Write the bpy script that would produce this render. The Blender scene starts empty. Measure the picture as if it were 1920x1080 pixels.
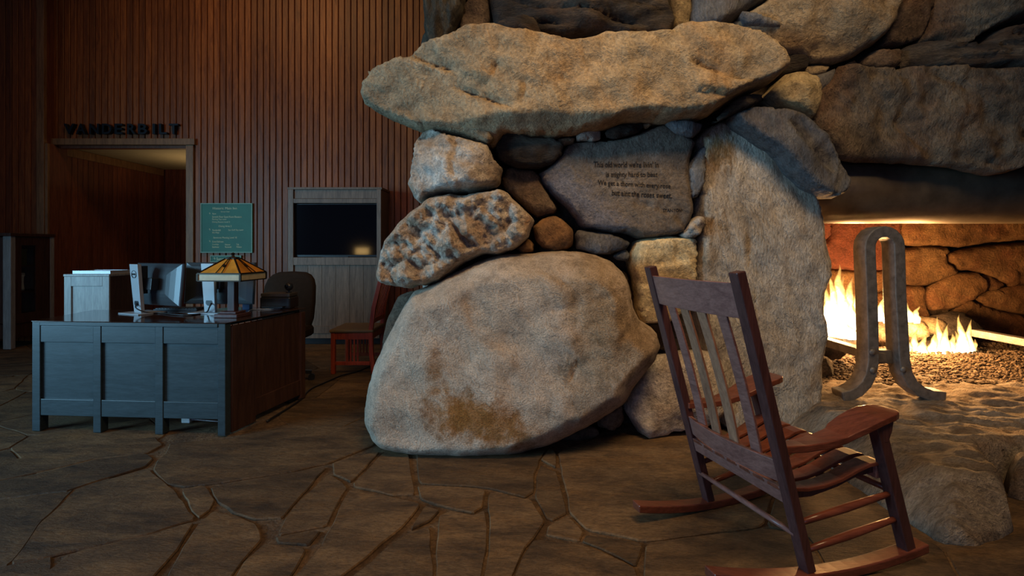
import bpy, bmesh, math, random
import numpy as np
from mathutils import Vector, Matrix, noise
from mathutils.geometry import delaunay_2d_cdt
from mathutils.bvhtree import BVHTree

# ------------------------------------------------------------------ camera, world, lights, exposure
SC = bpy.context.scene
COL = SC.collection
CAMZ = 1.22
cam_d = bpy.data.cameras.new('camera'); cam = bpy.data.objects.new('camera', cam_d); COL.objects.link(cam)
cam.location = (0, 0, CAMZ); cam.rotation_euler = (math.pi / 2, 0, 0)
cam_d.sensor_width = 36; cam_d.lens = 18; cam_d.shift_y = -74 / 1920; cam_d.clip_start = .05
SC.camera = cam
SC.view_settings.view_transform = 'Standard'; SC.view_settings.look = 'None'
SC.view_settings.gamma = 1; SC.view_settings.use_curve_mapping = False
SC.view_settings.exposure = 0.0
wd = bpy.data.worlds.new('world'); SC.world = wd; wd.use_nodes = True
wd.node_tree.nodes['Background'].inputs[0].default_value = (.40, .48, .85, 1)
wd.node_tree.nodes['Background'].inputs[1].default_value = .028

def area(name, loc, target, size, sizey, power, color, spread=180):
    l = bpy.data.lights.new(name, 'AREA'); l.shape = 'RECTANGLE'; l.size = size; l.size_y = sizey
    l.energy = power; l.color = color; l.spread = math.radians(spread)
    o = bpy.data.objects.new(name, l); COL.objects.link(o); o.location = loc
    o.rotation_euler = (Vector(target) - Vector(loc)).to_track_quat('-Z', 'Y').to_euler()
    return o
def point(name, loc, power, color, r=.1):
    l = bpy.data.lights.new(name, 'POINT'); l.energy = power; l.color = color; l.shadow_soft_size = r
    o = bpy.data.objects.new(name, l); COL.objects.link(o); o.location = loc
    return o
# daylight through the tall windows of the hall, to the side of the camera
area('window_light', (-6.9, 0.2, 1.75), (-.6, 3.4, .9), 2.6, 2.4, 142, (.33, .70, 1.0), 115)
area('frontal_fill_light', (-2.4, -4.2, 1.6), (.6, 3, .5), 2.2, 2.0, 34, (.34, .50, 1.0))  # unseen fill added behind the camera for frontal blue light
# hanging lamps high under the hall's roof
area('ceiling_lamp_light', (1.0, .2, 5.4), (1.1, 3.6, 1.0), 1.8, 1.2, 39, (1.0, .66, .33), 80)
area('floor_lamp_light', (-1.5, 0.0, 6.0), (-1.2, 1.6, 0), 2.4, 1.4, 14, (1.0, .58, .26), 100)
area('wall_lamp_light', (-3.1, 4.4, 5.5), (-2.9, 7.0, 2.8), 2.6, .5, 15, (1.0, .58, .24), 120)
area('hallway_ceiling_fill', (-4.4, 8.0, 2.0), (-4.4, 8.0, 2.6), 1.6, .8, 5, (1.0, .74, .42))  # unseen uplight added to brighten the hallway ceiling alone
# the other fireplace of the hall, mirrored in the television
area('far_fire_light', (-5.05, -4.2, 1.13), (-1.9, 6.5, 1.2), .42, .22, 3, (1.0, .62, .22))

# ------------------------------------------------------------------ helpers
rnd = random.Random(7)
WL = {}
def W(px, py, D):
    return Vector(((px - 960) / 960 * D, D, CAMZ - (py - 466) / 960 * D))
def FL(px, py, z=0.):
    D = 960 * (CAMZ - z) / (py - 466)
    return Vector(((px - 960) / 960 * D, D, z))

def place(o, loc, parent):
    WL[o.name] = Vector(loc)
    if parent is not None:
        o.parent = parent; o.location = Vector(loc) - WL[parent.name]
    else:
        o.location = loc
def empty(name, loc, label=None, cat=None, group=None, kind=None):
    o = bpy.data.objects.new(name, None); COL.objects.link(o); o.empty_display_size = .1
    place(o, loc, None)
    return tag(o, label, cat, group, kind)
def tag(o, label=None, cat=None, group=None, kind=None):
    if label: o['label'] = label
    if cat: o['category'] = cat
    if group: o['group'] = group
    if kind: o['kind'] = kind
    return o
def mesh_obj(name, verts, faces, mat, parent=None, smooth=False, bevel=0, origin=None, seg=2):
    vs = np.array([tuple(v) for v in verts], float)
    c = Vector(vs.mean(axis=0)) if origin is None else Vector(origin)
    me = bpy.data.meshes.new(name)
    me.from_pydata((vs - np.array(c)).tolist(), [], [list(f) for f in faces])
    if mat: me.materials.append(mat)
    if smooth: me.polygons.foreach_set('use_smooth', [True] * len(me.polygons))
    me.update()
    o = bpy.data.objects.new(name, me); COL.objects.link(o); place(o, c, parent)
    if bevel:
        b = o.modifiers.new('bevel', 'BEVEL'); b.width = bevel; b.segments = seg; b.limit_method = 'ANGLE'; b.angle_limit = math.radians(40)
    return o

class MB:
    def __init__(s, M=None): s.v = []; s.f = []; s.M = M
    def add(s, vs, fs):
        n = len(s.v); s.v += [Vector(v) for v in vs]; s.f += [[i + n for i in f] for f in fs]; return s
    def box(s, x0, x1, y0, y1, z0, z1):
        vs = [(x, y, z) for z in (z0, z1) for y in (y0, y1) for x in (x0, x1)]
        return s.add(vs, [(0, 2, 3, 1), (4, 5, 7, 6), (0, 1, 5, 4), (2, 6, 7, 3), (0, 4, 6, 2), (1, 3, 7, 5)])
    def beam(s, p, q, w, h, up=(0, 0, 1)):
        p, q = Vector(p), Vector(q); d = (q - p).normalized(); x = d.cross(Vector(up)).normalized(); y = x.cross(d)
        vs = []
        for c in (p, q):
            for a, b in ((-1, -1), (1, -1), (1, 1), (-1, 1)): vs.append(c + x * (a * w / 2) + y * (b * h / 2))
        return s.add(vs, [(0, 1, 2, 3), (7, 6, 5, 4)] + [(i, i + 4, (i + 1) % 4 + 4, (i + 1) % 4) for i in range(4)])
    def loft(s, rings, caps=True, closed=False):
        n = len(rings[0]); base = len(s.v); vs = [Vector(v) for r in rings for v in r]; fs = []
        m = len(rings)
        for k in range(m if closed else m - 1):
            a = k * n; b = ((k + 1) % m) * n
            for i in range(n): fs.append((a + i, a + (i + 1) % n, b + (i + 1) % n, b + i))
        if caps and not closed: fs += [tuple(range(n - 1, -1, -1)), tuple(range((m - 1) * n, m * n))]
        return s.add(vs, fs)
    def tube(s, pts, r, n=10, closed=False):
        pts = [Vector(p) for p in pts]; rings = []; m = len(pts); up = None
        for i, p in enumerate(pts):
            a = pts[(i - 1) % m] if (closed or i) else p; b = pts[(i + 1) % m] if (closed or i < m - 1) else p
            d = (b - a).normalized()
            if up is None: up = Vector((0, 0, 1)) if abs(d.z) < .9 else Vector((1, 0, 0))
            x = d.cross(up).normalized(); y = x.cross(d).normalized(); up = y
            rr = r[i] if isinstance(r, (list, tuple)) else r
            rings.append([p + x * (rr * math.cos(2 * math.pi * k / n)) + y * (rr * math.sin(2 * math.pi * k / n)) for k in range(n)])
        return s.loft(rings, closed=closed)
    def ribbon(s, cs, ws, ts):
        # rectangular section swept through centres cs with half vectors ws (width) and ts (thickness)
        return s.loft([[c - w - t, c + w - t, c + w + t, c - w + t] for c, w, t in zip(cs, ws, ts)])
    def lathe(s, c, prof, n=20):
        c = Vector(c)
        return s.loft([[c + Vector((r * math.cos(2 * math.pi * k / n), r * math.sin(2 * math.pi * k / n), z)) for k in range(n)] for r, z in prof])
    def ball(s, c, r, n=12, sc=(1, 1, 1)):
        c = Vector(c); m = n // 2
        prof = [(max(.02, math.sin(math.pi * i / m)) * r, -math.cos(math.pi * i / m) * r) for i in range(m + 1)]
        return s.loft([[c + Vector((p[0] * math.cos(2 * math.pi * k / n) * sc[0], p[0] * math.sin(2 * math.pi * k / n) * sc[1], p[1] * sc[2])) for k in range(n)] for p in prof])
    def prism(s, poly, ext):
        n = len(poly); e = Vector(ext)
        return s.loft([[Vector(p) for p in poly], [Vector(p) + e for p in poly]])
    def build(s, name, mat, parent=None, smooth=False, bevel=0, origin=None, seg=2):
        vs = [s.M @ v for v in s.v] if s.M else s.v
        o = mesh_obj(name, vs, s.f, mat, parent, smooth, bevel, origin, seg)
        bm = bmesh.new(); bm.from_mesh(o.data); bmesh.ops.recalc_face_normals(bm, faces=bm.faces); bm.to_mesh(o.data); bm.free()
        if smooth: o.data.polygons.foreach_set('use_smooth', [True] * len(o.data.polygons))
        return o

# ------------------------------------------------------------------ materials
def mat_new(name):
    m = bpy.data.materials.new(name); m.use_nodes = True; nt = m.node_tree
    return m, nt, nt.nodes['Principled BSDF']
def nd(nt, t, ins=None, **kw):
    n = nt.nodes.new(t)
    for k, v in kw.items(): setattr(n, k, v)
    for k, v in (ins or {}).items():
        if isinstance(v, bpy.types.NodeSocket): nt.links.new(v, n.inputs[k])
        else: n.inputs[k].default_value = v
    return n
def ramp(nt, fac, stops, interp='LINEAR'):
    n = nt.nodes.new('ShaderNodeValToRGB'); nt.links.new(fac, n.inputs[0]); cr = n.color_ramp; cr.interpolation = interp
    while len(cr.elements) > 1: cr.elements.remove(cr.elements[-1])
    cr.elements[0].position = stops[0][0]; cr.elements[0].color = (*stops[0][1], 1)
    for p, c in stops[1:]:
        e = cr.elements.new(p); e.color = (*c, 1)
    return n.outputs[0]
def g3(v): return (v, v, v)
def srgb(r, g, b):
    return tuple(((c / 255) / 12.92 if c / 255 <= .04045 else ((c / 255 + .055) / 1.055) ** 2.4) for c in (r, g, b))
def mixc(nt, fac, a, b, blend='MIX'):
    n = nt.nodes.new('ShaderNodeMix'); n.data_type = 'RGBA'; n.blend_type = blend
    for i, v in ((0, fac), (6, a), (7, b)):
        if isinstance(v, bpy.types.NodeSocket): nt.links.new(v, n.inputs[i])
        else: n.inputs[i].default_value = (*v, 1) if isinstance(v, tuple) else v
    return n.outputs[2]
def coords(nt, scale=(1, 1, 1), rot=(0, 0, 0), shift=17.):
    tc = nd(nt, 'ShaderNodeTexCoord'); oi = nd(nt, 'ShaderNodeObjectInfo')
    mul = nd(nt, 'ShaderNodeMath', {0: oi.outputs['Random'], 1: shift}, operation='MULTIPLY')
    cmb = nd(nt, 'ShaderNodeCombineXYZ', {0: mul.outputs[0], 1: mul.outputs[0], 2: mul.outputs[0]})
    mp = nd(nt, 'ShaderNodeMapping', {'Scale': scale, 'Rotation': rot, 'Vector': tc.outputs['Object']})
    ad = nd(nt, 'ShaderNodeVectorMath', {0: mp.outputs[0], 1: cmb.outputs[0]}, operation='ADD')
    return ad.outputs[0], tc.outputs['Object'], oi.outputs['Random']

def stone_mat(name, dark, mid, light, stain=None, stain_amt=.5, scale=2.2, bump=.6, fine=55., aniso=(1, 1, 1), rot=(0, 0, 0), rough=.82, pits=0., spots=None, vary=.25, crack=.14):
    m, nt, b = mat_new(name)
    co, ob, rv = coords(nt, aniso, rot)
    n1 = nd(nt, 'ShaderNodeTexNoise', {'Vector': co, 'Scale': scale, 'Detail': 9., 'Roughness': .62, 'Distortion': .6})
    col = ramp(nt, n1.outputs[0], [(.30, dark), (.48, mid), (.66, light)])
    if stain:
        n2 = nd(nt, 'ShaderNodeTexNoise', {'Vector': co, 'Scale': scale * .7, 'Detail': 6., 'Roughness': .6, 'Distortion': 1.2, 'W': 3.}, noise_dimensions='4D')
        f = ramp(nt, n2.outputs[0], [(.50, g3(0)), (.66, g3(stain_amt))])
        col = mixc(nt, f, col, stain)
    n3 = nd(nt, 'ShaderNodeTexNoise', {'Vector': co, 'Scale': fine, 'Detail': 5., 'Roughness': .7})
    n4 = nd(nt, 'ShaderNodeTexNoise', {'Vector': co, 'Scale': scale * 6, 'Detail': 6., 'Roughness': .7})
    f3 = ramp(nt, n3.outputs[0], [(.33, g3(.58)), (.67, g3(1.38))])
    col = mixc(nt, .8, col, f3, 'MULTIPLY')
    f4 = ramp(nt, n4.outputs[0], [(.34, g3(.58)), (.5, g3(1.)), (.70, g3(1.25))])
    col = mixc(nt, .8, col, f4, 'MULTIPLY')
    # thin dark cracks
    wv = nd(nt, 'ShaderNodeTexNoise', {'Vector': co, 'Scale': scale * 1.3, 'Detail': 5., 'Roughness': .55, 'Distortion': 1.5, 'W': 9.}, noise_dimensions='4D')
    ck = ramp(nt, wv.outputs[0], [(.485, g3(1)), (.4995, g3(1 - crack)), (.5005, g3(1 - crack)), (.512, g3(1))])
    col = mixc(nt, 1., col, ck, 'MULTIPLY')
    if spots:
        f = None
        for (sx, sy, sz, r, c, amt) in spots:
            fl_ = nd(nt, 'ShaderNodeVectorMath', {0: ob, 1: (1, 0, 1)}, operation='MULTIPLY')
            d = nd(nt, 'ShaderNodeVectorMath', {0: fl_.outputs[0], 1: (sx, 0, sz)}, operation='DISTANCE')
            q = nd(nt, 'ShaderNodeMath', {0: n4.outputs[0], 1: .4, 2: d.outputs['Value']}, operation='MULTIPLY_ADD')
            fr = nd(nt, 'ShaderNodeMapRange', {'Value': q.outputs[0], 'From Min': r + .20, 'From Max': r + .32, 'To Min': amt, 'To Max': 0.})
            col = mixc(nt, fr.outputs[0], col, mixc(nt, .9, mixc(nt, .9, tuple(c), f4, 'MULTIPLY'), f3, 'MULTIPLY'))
    hv = nd(nt, 'ShaderNodeMapRange', {'Value': rv, 'To Min': 1 - vary, 'To Max': 1 + vary})
    col = mixc(nt, 1., col, nd(nt, 'ShaderNodeCombineXYZ', {0: hv.outputs[0], 1: hv.outputs[0], 2: hv.outputs[0]}).outputs[0], 'MULTIPLY')
    nt.links.new(col, b.inputs['Base Color'])
    b.inputs['Roughness'].default_value = rough; b.inputs['Specular IOR Level'].default_value = .35
    h = nd(nt, 'ShaderNodeMath', {0: n4.outputs[0], 1: n3.outputs[0], 2: .0}, operation='MULTIPLY_ADD')
    h1 = nd(nt, 'ShaderNodeMath', {0: n3.outputs[0], 1: .55, 2: n4.outputs[0]}, operation='MULTIPLY_ADD')
    hc = nd(nt, 'ShaderNodeMath', {0: ck, 1: .5, 2: h1.outputs[0]}, operation='MULTIPLY_ADD')
    last = hc.outputs[0]
    if pits:
        vo = nd(nt, 'ShaderNodeTexVoronoi', {'Vector': co, 'Scale': 26., 'Randomness': 1.})
        last = nd(nt, 'ShaderNodeMath', {0: vo.outputs[0], 1: pits, 2: last}, operation='MULTIPLY_ADD').outputs[0]
    bp = nd(nt, 'ShaderNodeBump', {'Height': last, 'Strength': min(1., bump * 1.25), 'Distance': .04})
    nt.links.new(bp.outputs[0], b.inputs['Normal'])
    return m

def wood_mat(name, dark, light, axis='Z', scale=1., rough=.5, vary=.25, bump=.12, spec=.4, coat=0.):
    m, nt, b = mat_new(name)
    s = {'X': (1.2, 14, 14), 'Y': (14, 1.2, 14), 'Z': (14, 14, 1.2)}[axis]
    s = tuple(k * scale for k in s)
    co, ob, rv = coords(nt, s)
    n1 = nd(nt, 'ShaderNodeTexNoise', {'Vector': co, 'Scale': 1.6, 'Detail': 8., 'Roughness': .65, 'Distortion': 1.0})
    n2 = nd(nt, 'ShaderNodeTexNoise', {'Vector': co, 'Scale': 9., 'Detail': 4., 'Roughness': .7})
    col = ramp(nt, n1.outputs[0], [(.32, dark), (.62, light)])
    f2 = ramp(nt, n2.outputs[0], [(.35, g3(.72)), (.65, g3(1.15))])
    col = mixc(nt, .8, col, f2, 'MULTIPLY')
    hv = nd(nt, 'ShaderNodeMapRange', {'Value': rv, 'To Min': 1 - vary, 'To Max': 1 + vary})
    col = mixc(nt, 1., col, nd(nt, 'ShaderNodeCombineXYZ', {0: hv.outputs[0], 1: hv.outputs[0], 2: hv.outputs[0]}).outputs[0], 'MULTIPLY')
    nt.links.new(col, b.inputs['Base Color']); b.inputs['Roughness'].default_value = rough
    b.inputs['Specular IOR Level'].default_value = spec; b.inputs['Coat Weight'].default_value = coat
    bp = nd(nt, 'ShaderNodeBump', {'Height': n2.outputs[0], 'Strength': bump, 'Distance': .006})
    nt.links.new(bp.outputs[0], b.inputs['Normal'])
    return m
def plain(name, color, rough=.5, metal=0., var=.15, scale=12., emit=None, spec=.5, bump=0.):
    m, nt, b = mat_new(name)
    co, ob, rv = coords(nt)
    n1 = nd(nt, 'ShaderNodeTexNoise', {'Vector': co, 'Scale': scale, 'Detail': 5., 'Roughness': .6})
    col = mixc(nt, 1., color, ramp(nt, n1.outputs[0], [(.3, g3(1 - var)), (.7, g3(1 + var))]), 'MULTIPLY')
    nt.links.new(col, b.inputs['Base Color']); b.inputs['Roughness'].default_value = rough; b.inputs['Metallic'].default_value = metal
    b.inputs['Specular IOR Level'].default_value = spec
    if bump:
        bp = nd(nt, 'ShaderNodeBump', {'Height': n1.outputs[0], 'Strength': bump, 'Distance': .01}); nt.links.new(bp.outputs[0], b.inputs['Normal'])
    return m

M = {}
M['tan'] = stone_mat('tan_stone', (.21, .155, .095), (.34, .26, .16), (.43, .335, .21), (.38, .21, .08), .5, 2.0, .6)
M['granite'] = stone_mat('grey_granite', (.36, .305, .25), (.44, .38, .315), (.52, .46, .395), (.36, .24, .14), .25, 1.6, .55, fine=110., vary=.05, crack=.15)
M['pale'] = stone_mat('pale_pitted_stone', (.44, .26, .14), (.72, .58, .44), (.90, .82, .71), (.46, .24, .10), .5, 5.5, 1.0, fine=70., pits=.6, vary=.05)
M['white'] = stone_mat('white_brown_stone', (.30, .21, .13), (.57, .48, .385), (.76, .69, .60), (.34, .19, .08), .6, 2.4, .7, vary=.1)
M['inscr'] = stone_mat('inscribed_stone', (.10, .085, .075), (.185, .155, .125), (.25, .215, .175), (.24, .155, .08), .35, 2.4, .4, vary=.03, crack=.12)
M['slate'] = stone_mat('blue_grey_slate', (.055, .06, .07), (.115, .12, .13), (.19, .19, .19), (.12, .08, .06), .4, 2.4, .55, aniso=(1.4, 1.4, .6), rot=(0, .7, 0))
M['brown'] = stone_mat('brown_stone', (.06, .042, .03), (.13, .09, .06), (.22, .155, .10), (.20, .09, .04), .5, 2.6, .6)
M['dark'] = stone_mat('dark_layered_stone', (.02, .018, .02), (.06, .048, .04), (.17, .135, .10), (.16, .08, .035), .45, 2.4, .8, aniso=(.8, .8, 2.6), rot=(0, .35, 0))
M['bark'] = stone_mat('dark_streaked_stone', (.05, .045, .035), (.14, .12, .085), (.25, .215, .15), (.20, .11, .05), .4, 3.0, .9, aniso=(2.4, 2.4, .5), rot=(0, .25, 0))
M['orange'] = stone_mat('orange_brown_stone', (.13, .065, .028), (.26, .135, .055), (.34, .20, .09), (.12, .07, .04), .5, 2.8, .4)
M['yellow'] = stone_mat('yellow_stone', (.30, .22, .11), (.52, .41, .23), (.64, .54, .34), (.45, .25, .09), .55, 2.6, .5)
M['lintel'] = stone_mat('brown_lintel_stone', (.055, .045, .036), (.145, .112, .08), (.23, .185, .13), (.17, .08, .045), .5, 2.0, .9, rot=(0, -.5, 0), aniso=(1.4, 1, .7))
M['slab'] = stone_mat('grey_tan_slab', (.28, .235, .18), (.44, .385, .31), (.54, .49, .40), (.34, .20, .07), .5, 1.8, .5, aniso=(1.5, 1.5, .7), vary=.03, crack=.25)
M['fire'] = stone_mat('fired_stone', (.075, .035, .014), (.145, .075, .029), (.20, .115, .05), (.13, .038, .017), .6, 2.0, .6)
M['redfire'] = stone_mat('red_fired_stone', (.06, .016, .010), (.105, .028, .015), (.14, .046, .022), (.13, .05, .025), .5, 2.0, .5)
M['mortar'] = stone_mat('mortar', (.06, .045, .035), (.11, .08, .055), (.17, .12, .08), None, .5, 5., .8)
M['hearth'] = stone_mat('hearth_stone', (.13, .098, .072), (.28, .225, .168), (.42, .36, .285), (.27, .15, .06), .5, 2.6, .75, aniso=(1.0, 2.6, 1), rot=(0, 0, .55), vary=.03)
M['flag'] = stone_mat('flagstone', (.044, .025, .012), (.106, .062, .029), (.18, .108, .05), (.18, .095, .034), .6, 2.2, .35, fine=40, aniso=(1.2, 3.2, 1), rot=(0, 0, .6), rough=.72, vary=.28)
M['joint'] = stone_mat('floor_mortar', (.06, .034, .017), (.12, .07, .034), (.20, .12, .06), None, .5, 6., .6, rough=.8)
M['gravel'] = stone_mat('gravel', (.06, .04, .025), (.16, .11, .07), (.30, .22, .15), (.05, .04, .03), .8, 9., .4)
M['char'] = stone_mat('charred_rock', (.018, .014, .012), (.05, .038, .03), (.12, .09, .07), None, .5, 4., .8)
M['plank'] = wood_mat('red_oak_plank', srgb(106, 54, 20), srgb(156, 88, 36), 'Z', 1., .45, .25)
M['hallplank'] = wood_mat('dark_oak_plank', srgb(104, 54, 34), srgb(142, 80, 50), 'Z', 1., .5, .2)
M['casing'] = wood_mat('oak_casing', srgb(120, 84, 52), srgb(160, 116, 74), 'Z', 1., .45, .1)
M['cab'] = wood_mat('grey_brown_oak', srgb(104, 88, 74), srgb(138, 118, 100), 'Z', 1., .5, .12)
M['desk'] = wood_mat('dark_oak', srgb(46, 57, 61), srgb(58, 71, 76), 'X', 1., .38, .05, bump=.04)  # cool window light is mixed into this oak colour
M['desktop'] = wood_mat('polished_dark_oak', srgb(46, 30, 24), srgb(66, 44, 34), 'X', 1., .10, .04, bump=.01, spec=.6)
M['case'] = wood_mat('case_oak', srgb(56, 34, 26), srgb(80, 52, 40), 'Z', 1., .35, .08)
M['pedestal'] = wood_mat('light_grey_oak', srgb(140, 138, 134), srgb(168, 166, 160), 'Z', 1., .4, .03, bump=.04)
M['rock_d'] = wood_mat('dark_mahogany', srgb(66, 42, 42), srgb(90, 58, 56), 'Z', 1.3, .34, .08, bump=.06, coat=.15)
M['rock_x'] = wood_mat('red_mahogany', srgb(92, 48, 36), srgb(126, 70, 52), 'X', 1.3, .30, .08, bump=.06, coat=.2)
M['rock_l'] = wood_mat('worn_mahogany', srgb(138, 94, 72), srgb(176, 128, 98), 'Z', 1.3, .38, .12, bump=.06, coat=.1)
M['rock_y'] = wood_mat('mahogany_rail', srgb(124, 82, 74), srgb(158, 110, 98), 'Y', 1.3, .34, .06, bump=.06, coat=.15)
M['cherry'] = wood_mat('cherry_wood', srgb(140, 50, 26), srgb(184, 76, 40), 'Z', 1.3, .35, .08)
M['leather'] = plain('tan_leather', srgb(120, 96, 60), .5, 0, .1)
M['iron'] = plain('wrought_iron', (.16, .145, .13), .5, .35, .35, 22., bump=.5)
M['hood'] = plain('steel_hood', (.11, .085, .06), .42, .4, .3, 8., bump=.1)
M['black'] = plain('black_plastic', (.014, .015, .018), .35, 0, .1)
M['screen'] = plain('screen_glass', (.004, .004, .006), .06, 0, .02, spec=.5)
M['silver'] = plain('silver_plastic', (.46, .48, .50), .35, .25, .04)
M['grey'] = plain('grey_plastic', (.05, .055, .06), .30, .1, .05)
M['white_p'] = plain('white_plastic', (.75, .76, .76), .4, 0, .04)
M['paper'] = plain('white_paper', (.75, .75, .72), .7, 0, .04)
M['brownfab'] = plain('brown_upholstery', (.028, .017, .011), .9, 0, .15, 40., spec=.12)
M['green'] = plain('green_sign_paint', (.02, .17, .10), .5, 0, .12, 5.)
M['greenlt'] = plain('pale_green_paint', (.22, .42, .30), .5, 0, .05)
M['gold'] = plain('pale_gold_paint', (.78, .80, .48), .5, 0, .05)
M['letter'] = plain('black_metal', (.02, .022, .026), .35, .6, .1)
M['carve'] = plain('carved_black', (.012, .010, .010), .8, 0, .1)
M['ceil'] = plain('cream_plaster', srgb(190, 170, 130), .9, 0, .05)
M['mica'] = plain('amber_mica', srgb(214, 140, 46), .35, 0, .35, 9.)
M['micap'] = plain('pale_mica', srgb(200, 176, 136), .35, 0, .2, 14.)
M['bronze'] = plain('dark_bronze', (.035, .022, .014), .4, .7, .2)
M['blue'] = plain('blue_card', (.05, .12, .25), .6, 0, .05)
M['cord'] = plain('black_cord', (.012, .012, .013), .45, 0, .1)
M['cordw'] = plain('white_cord', (.55, .55, .55), .4, 0, .1)
def glass_mat(name, tint):
    m, nt, b = mat_new(name)
    b.inputs['Base Color'].default_value = (*tint, 1); b.inputs['Roughness'].default_value = .03
    b.inputs['Transmission Weight'].default_value = 1.; b.inputs['IOR'].default_value = 1.3
    n = nd(nt, 'ShaderNodeTexNoise', {'Scale': 4.}); bp = nd(nt, 'ShaderNodeBump', {'Height': n.outputs[0], 'Strength': .02}); nt.links.new(bp.outputs[0], b.inputs['Normal'])
    return m
M['glass'] = glass_mat('glass', (.9, .95, .95))
def flame_mat():
    m = bpy.data.materials.new('flame'); m.use_nodes = True; nt = m.node_tree; nt.nodes.clear()
    tc = nd(nt, 'ShaderNodeTexCoord'); sp = nd(nt, 'ShaderNodeSeparateXYZ', {0: tc.outputs['Generated']})
    n = nd(nt, 'ShaderNodeTexNoise', {'Vector': tc.outputs['Object'], 'Scale': 14., 'Detail': 4., 'Distortion': 1.5})
    z = nd(nt, 'ShaderNodeMath', {0: n.outputs[0], 1: .5, 2: sp.outputs[2]}, operation='MULTIPLY_ADD')
    lw = nd(nt, 'ShaderNodeLayerWeight', {'Blend': .45})
    edge = nd(nt, 'ShaderNodeMath', {0: lw.outputs['Facing'], 1: .55, 2: z.outputs[0]}, operation='MULTIPLY_ADD')
    col = ramp(nt, edge.outputs[0], [(.25, (1, .90, .66)), (.70, (1, .80, .42)), (1.0, (1, .50, .12))])
    st = nd(nt, 'ShaderNodeMapRange', {'Value': edge.outputs[0], 'From Min': .3, 'From Max': 1.25, 'To Min': 9., 'To Max': .9})
    em = nd(nt, 'ShaderNodeEmission', {'Color': col, 'Strength': st.outputs[0]})
    tr = nd(nt, 'ShaderNodeBsdfTransparent')
    al = nd(nt, 'ShaderNodeMapRange', {'Value': edge.outputs[0], 'From Min': .8, 'From Max': 1.5, 'To Min': 1., 'To Max': .1})
    mx = nd(nt, 'ShaderNodeMixShader', {0: al.outputs[0], 1: tr.outputs[0], 2: em.outputs[0]})
    out = nd(nt, 'ShaderNodeOutputMaterial', {0: mx.outputs[0]})
    return m
M['flame'] = flame_mat()

# ------------------------------------------------------------------ floor: mortar bed and flagstones
floor = MB().box(-9.2, 5.6, -1.6, 9.3, -.12, -.010).build('floor', M['joint'])
tag(floor, kind='structure')
def inside(poly, x, y):
    c = False; n = len(poly); j = n - 1
    for i in range(n):
        if (poly[i][1] > y) != (poly[j][1] > y) and x < (poly[j][0] - poly[i][0]) * (y - poly[i][1]) / (poly[j][1] - poly[i][1]) + poly[i][0]: c = not c
        j = i
    return c
def flagstone(pts, zt, jit=.008, inset=.003, round_=.3):
    # pts: world XY loop; wobbly edge, two rings for a worn arris
    cx = sum(p[0] for p in pts) / len(pts); cy = sum(p[1] for p in pts) / len(pts)
    if round_:
        q = []
        for i, p in enumerate(pts):
            a = pts[i - 1]; b = pts[(i + 1) % len(pts)]
            for t, o in ((.07, a), (.07, b)): q.append((p[0] + (o[0] - p[0]) * t, p[1] + (o[1] - p[1]) * t))
        pts = q
    lo = []
    for i, p in enumerate(pts):
        b = pts[(i + 1) % len(pts)]; L = math.hypot(b[0] - p[0], b[1] - p[1]); k = max(1, int(L / .06))
        for j in range(k):
            t = j / k; x = p[0] + (b[0] - p[0]) * t; y = p[1] + (b[1] - p[1]) * t
            nv = noise.noise_vector((x * 9, y * 9, 1.3)); lo.append((x + nv.x * jit, y + nv.y * jit))
    def ring(ins, z):
        out = []
        for x, y in lo:
            d = math.hypot(x - cx, y - cy); s = max(.2, 1 - ins / max(d, .05))
            out.append((cx + (x - cx) * s, cy + (y - cy) * s, z))
        return out
    r0, r1, r2 = ring(inset, -.03), ring(inset, zt - .005), ring(inset + .006, zt)
    n = len(lo); vs = r0 + r1 + r2; fs = [(k * n + i, k * n + (i + 1) % n, (k + 1) * n + (i + 1) % n, (k + 1) * n + i) for k in (0, 1) for i in range(n)]
    fs.append(tuple(range(2 * n, 3 * n)))
    return mesh_obj('flagstone', vs, fs, M['flag'], floor)
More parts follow.
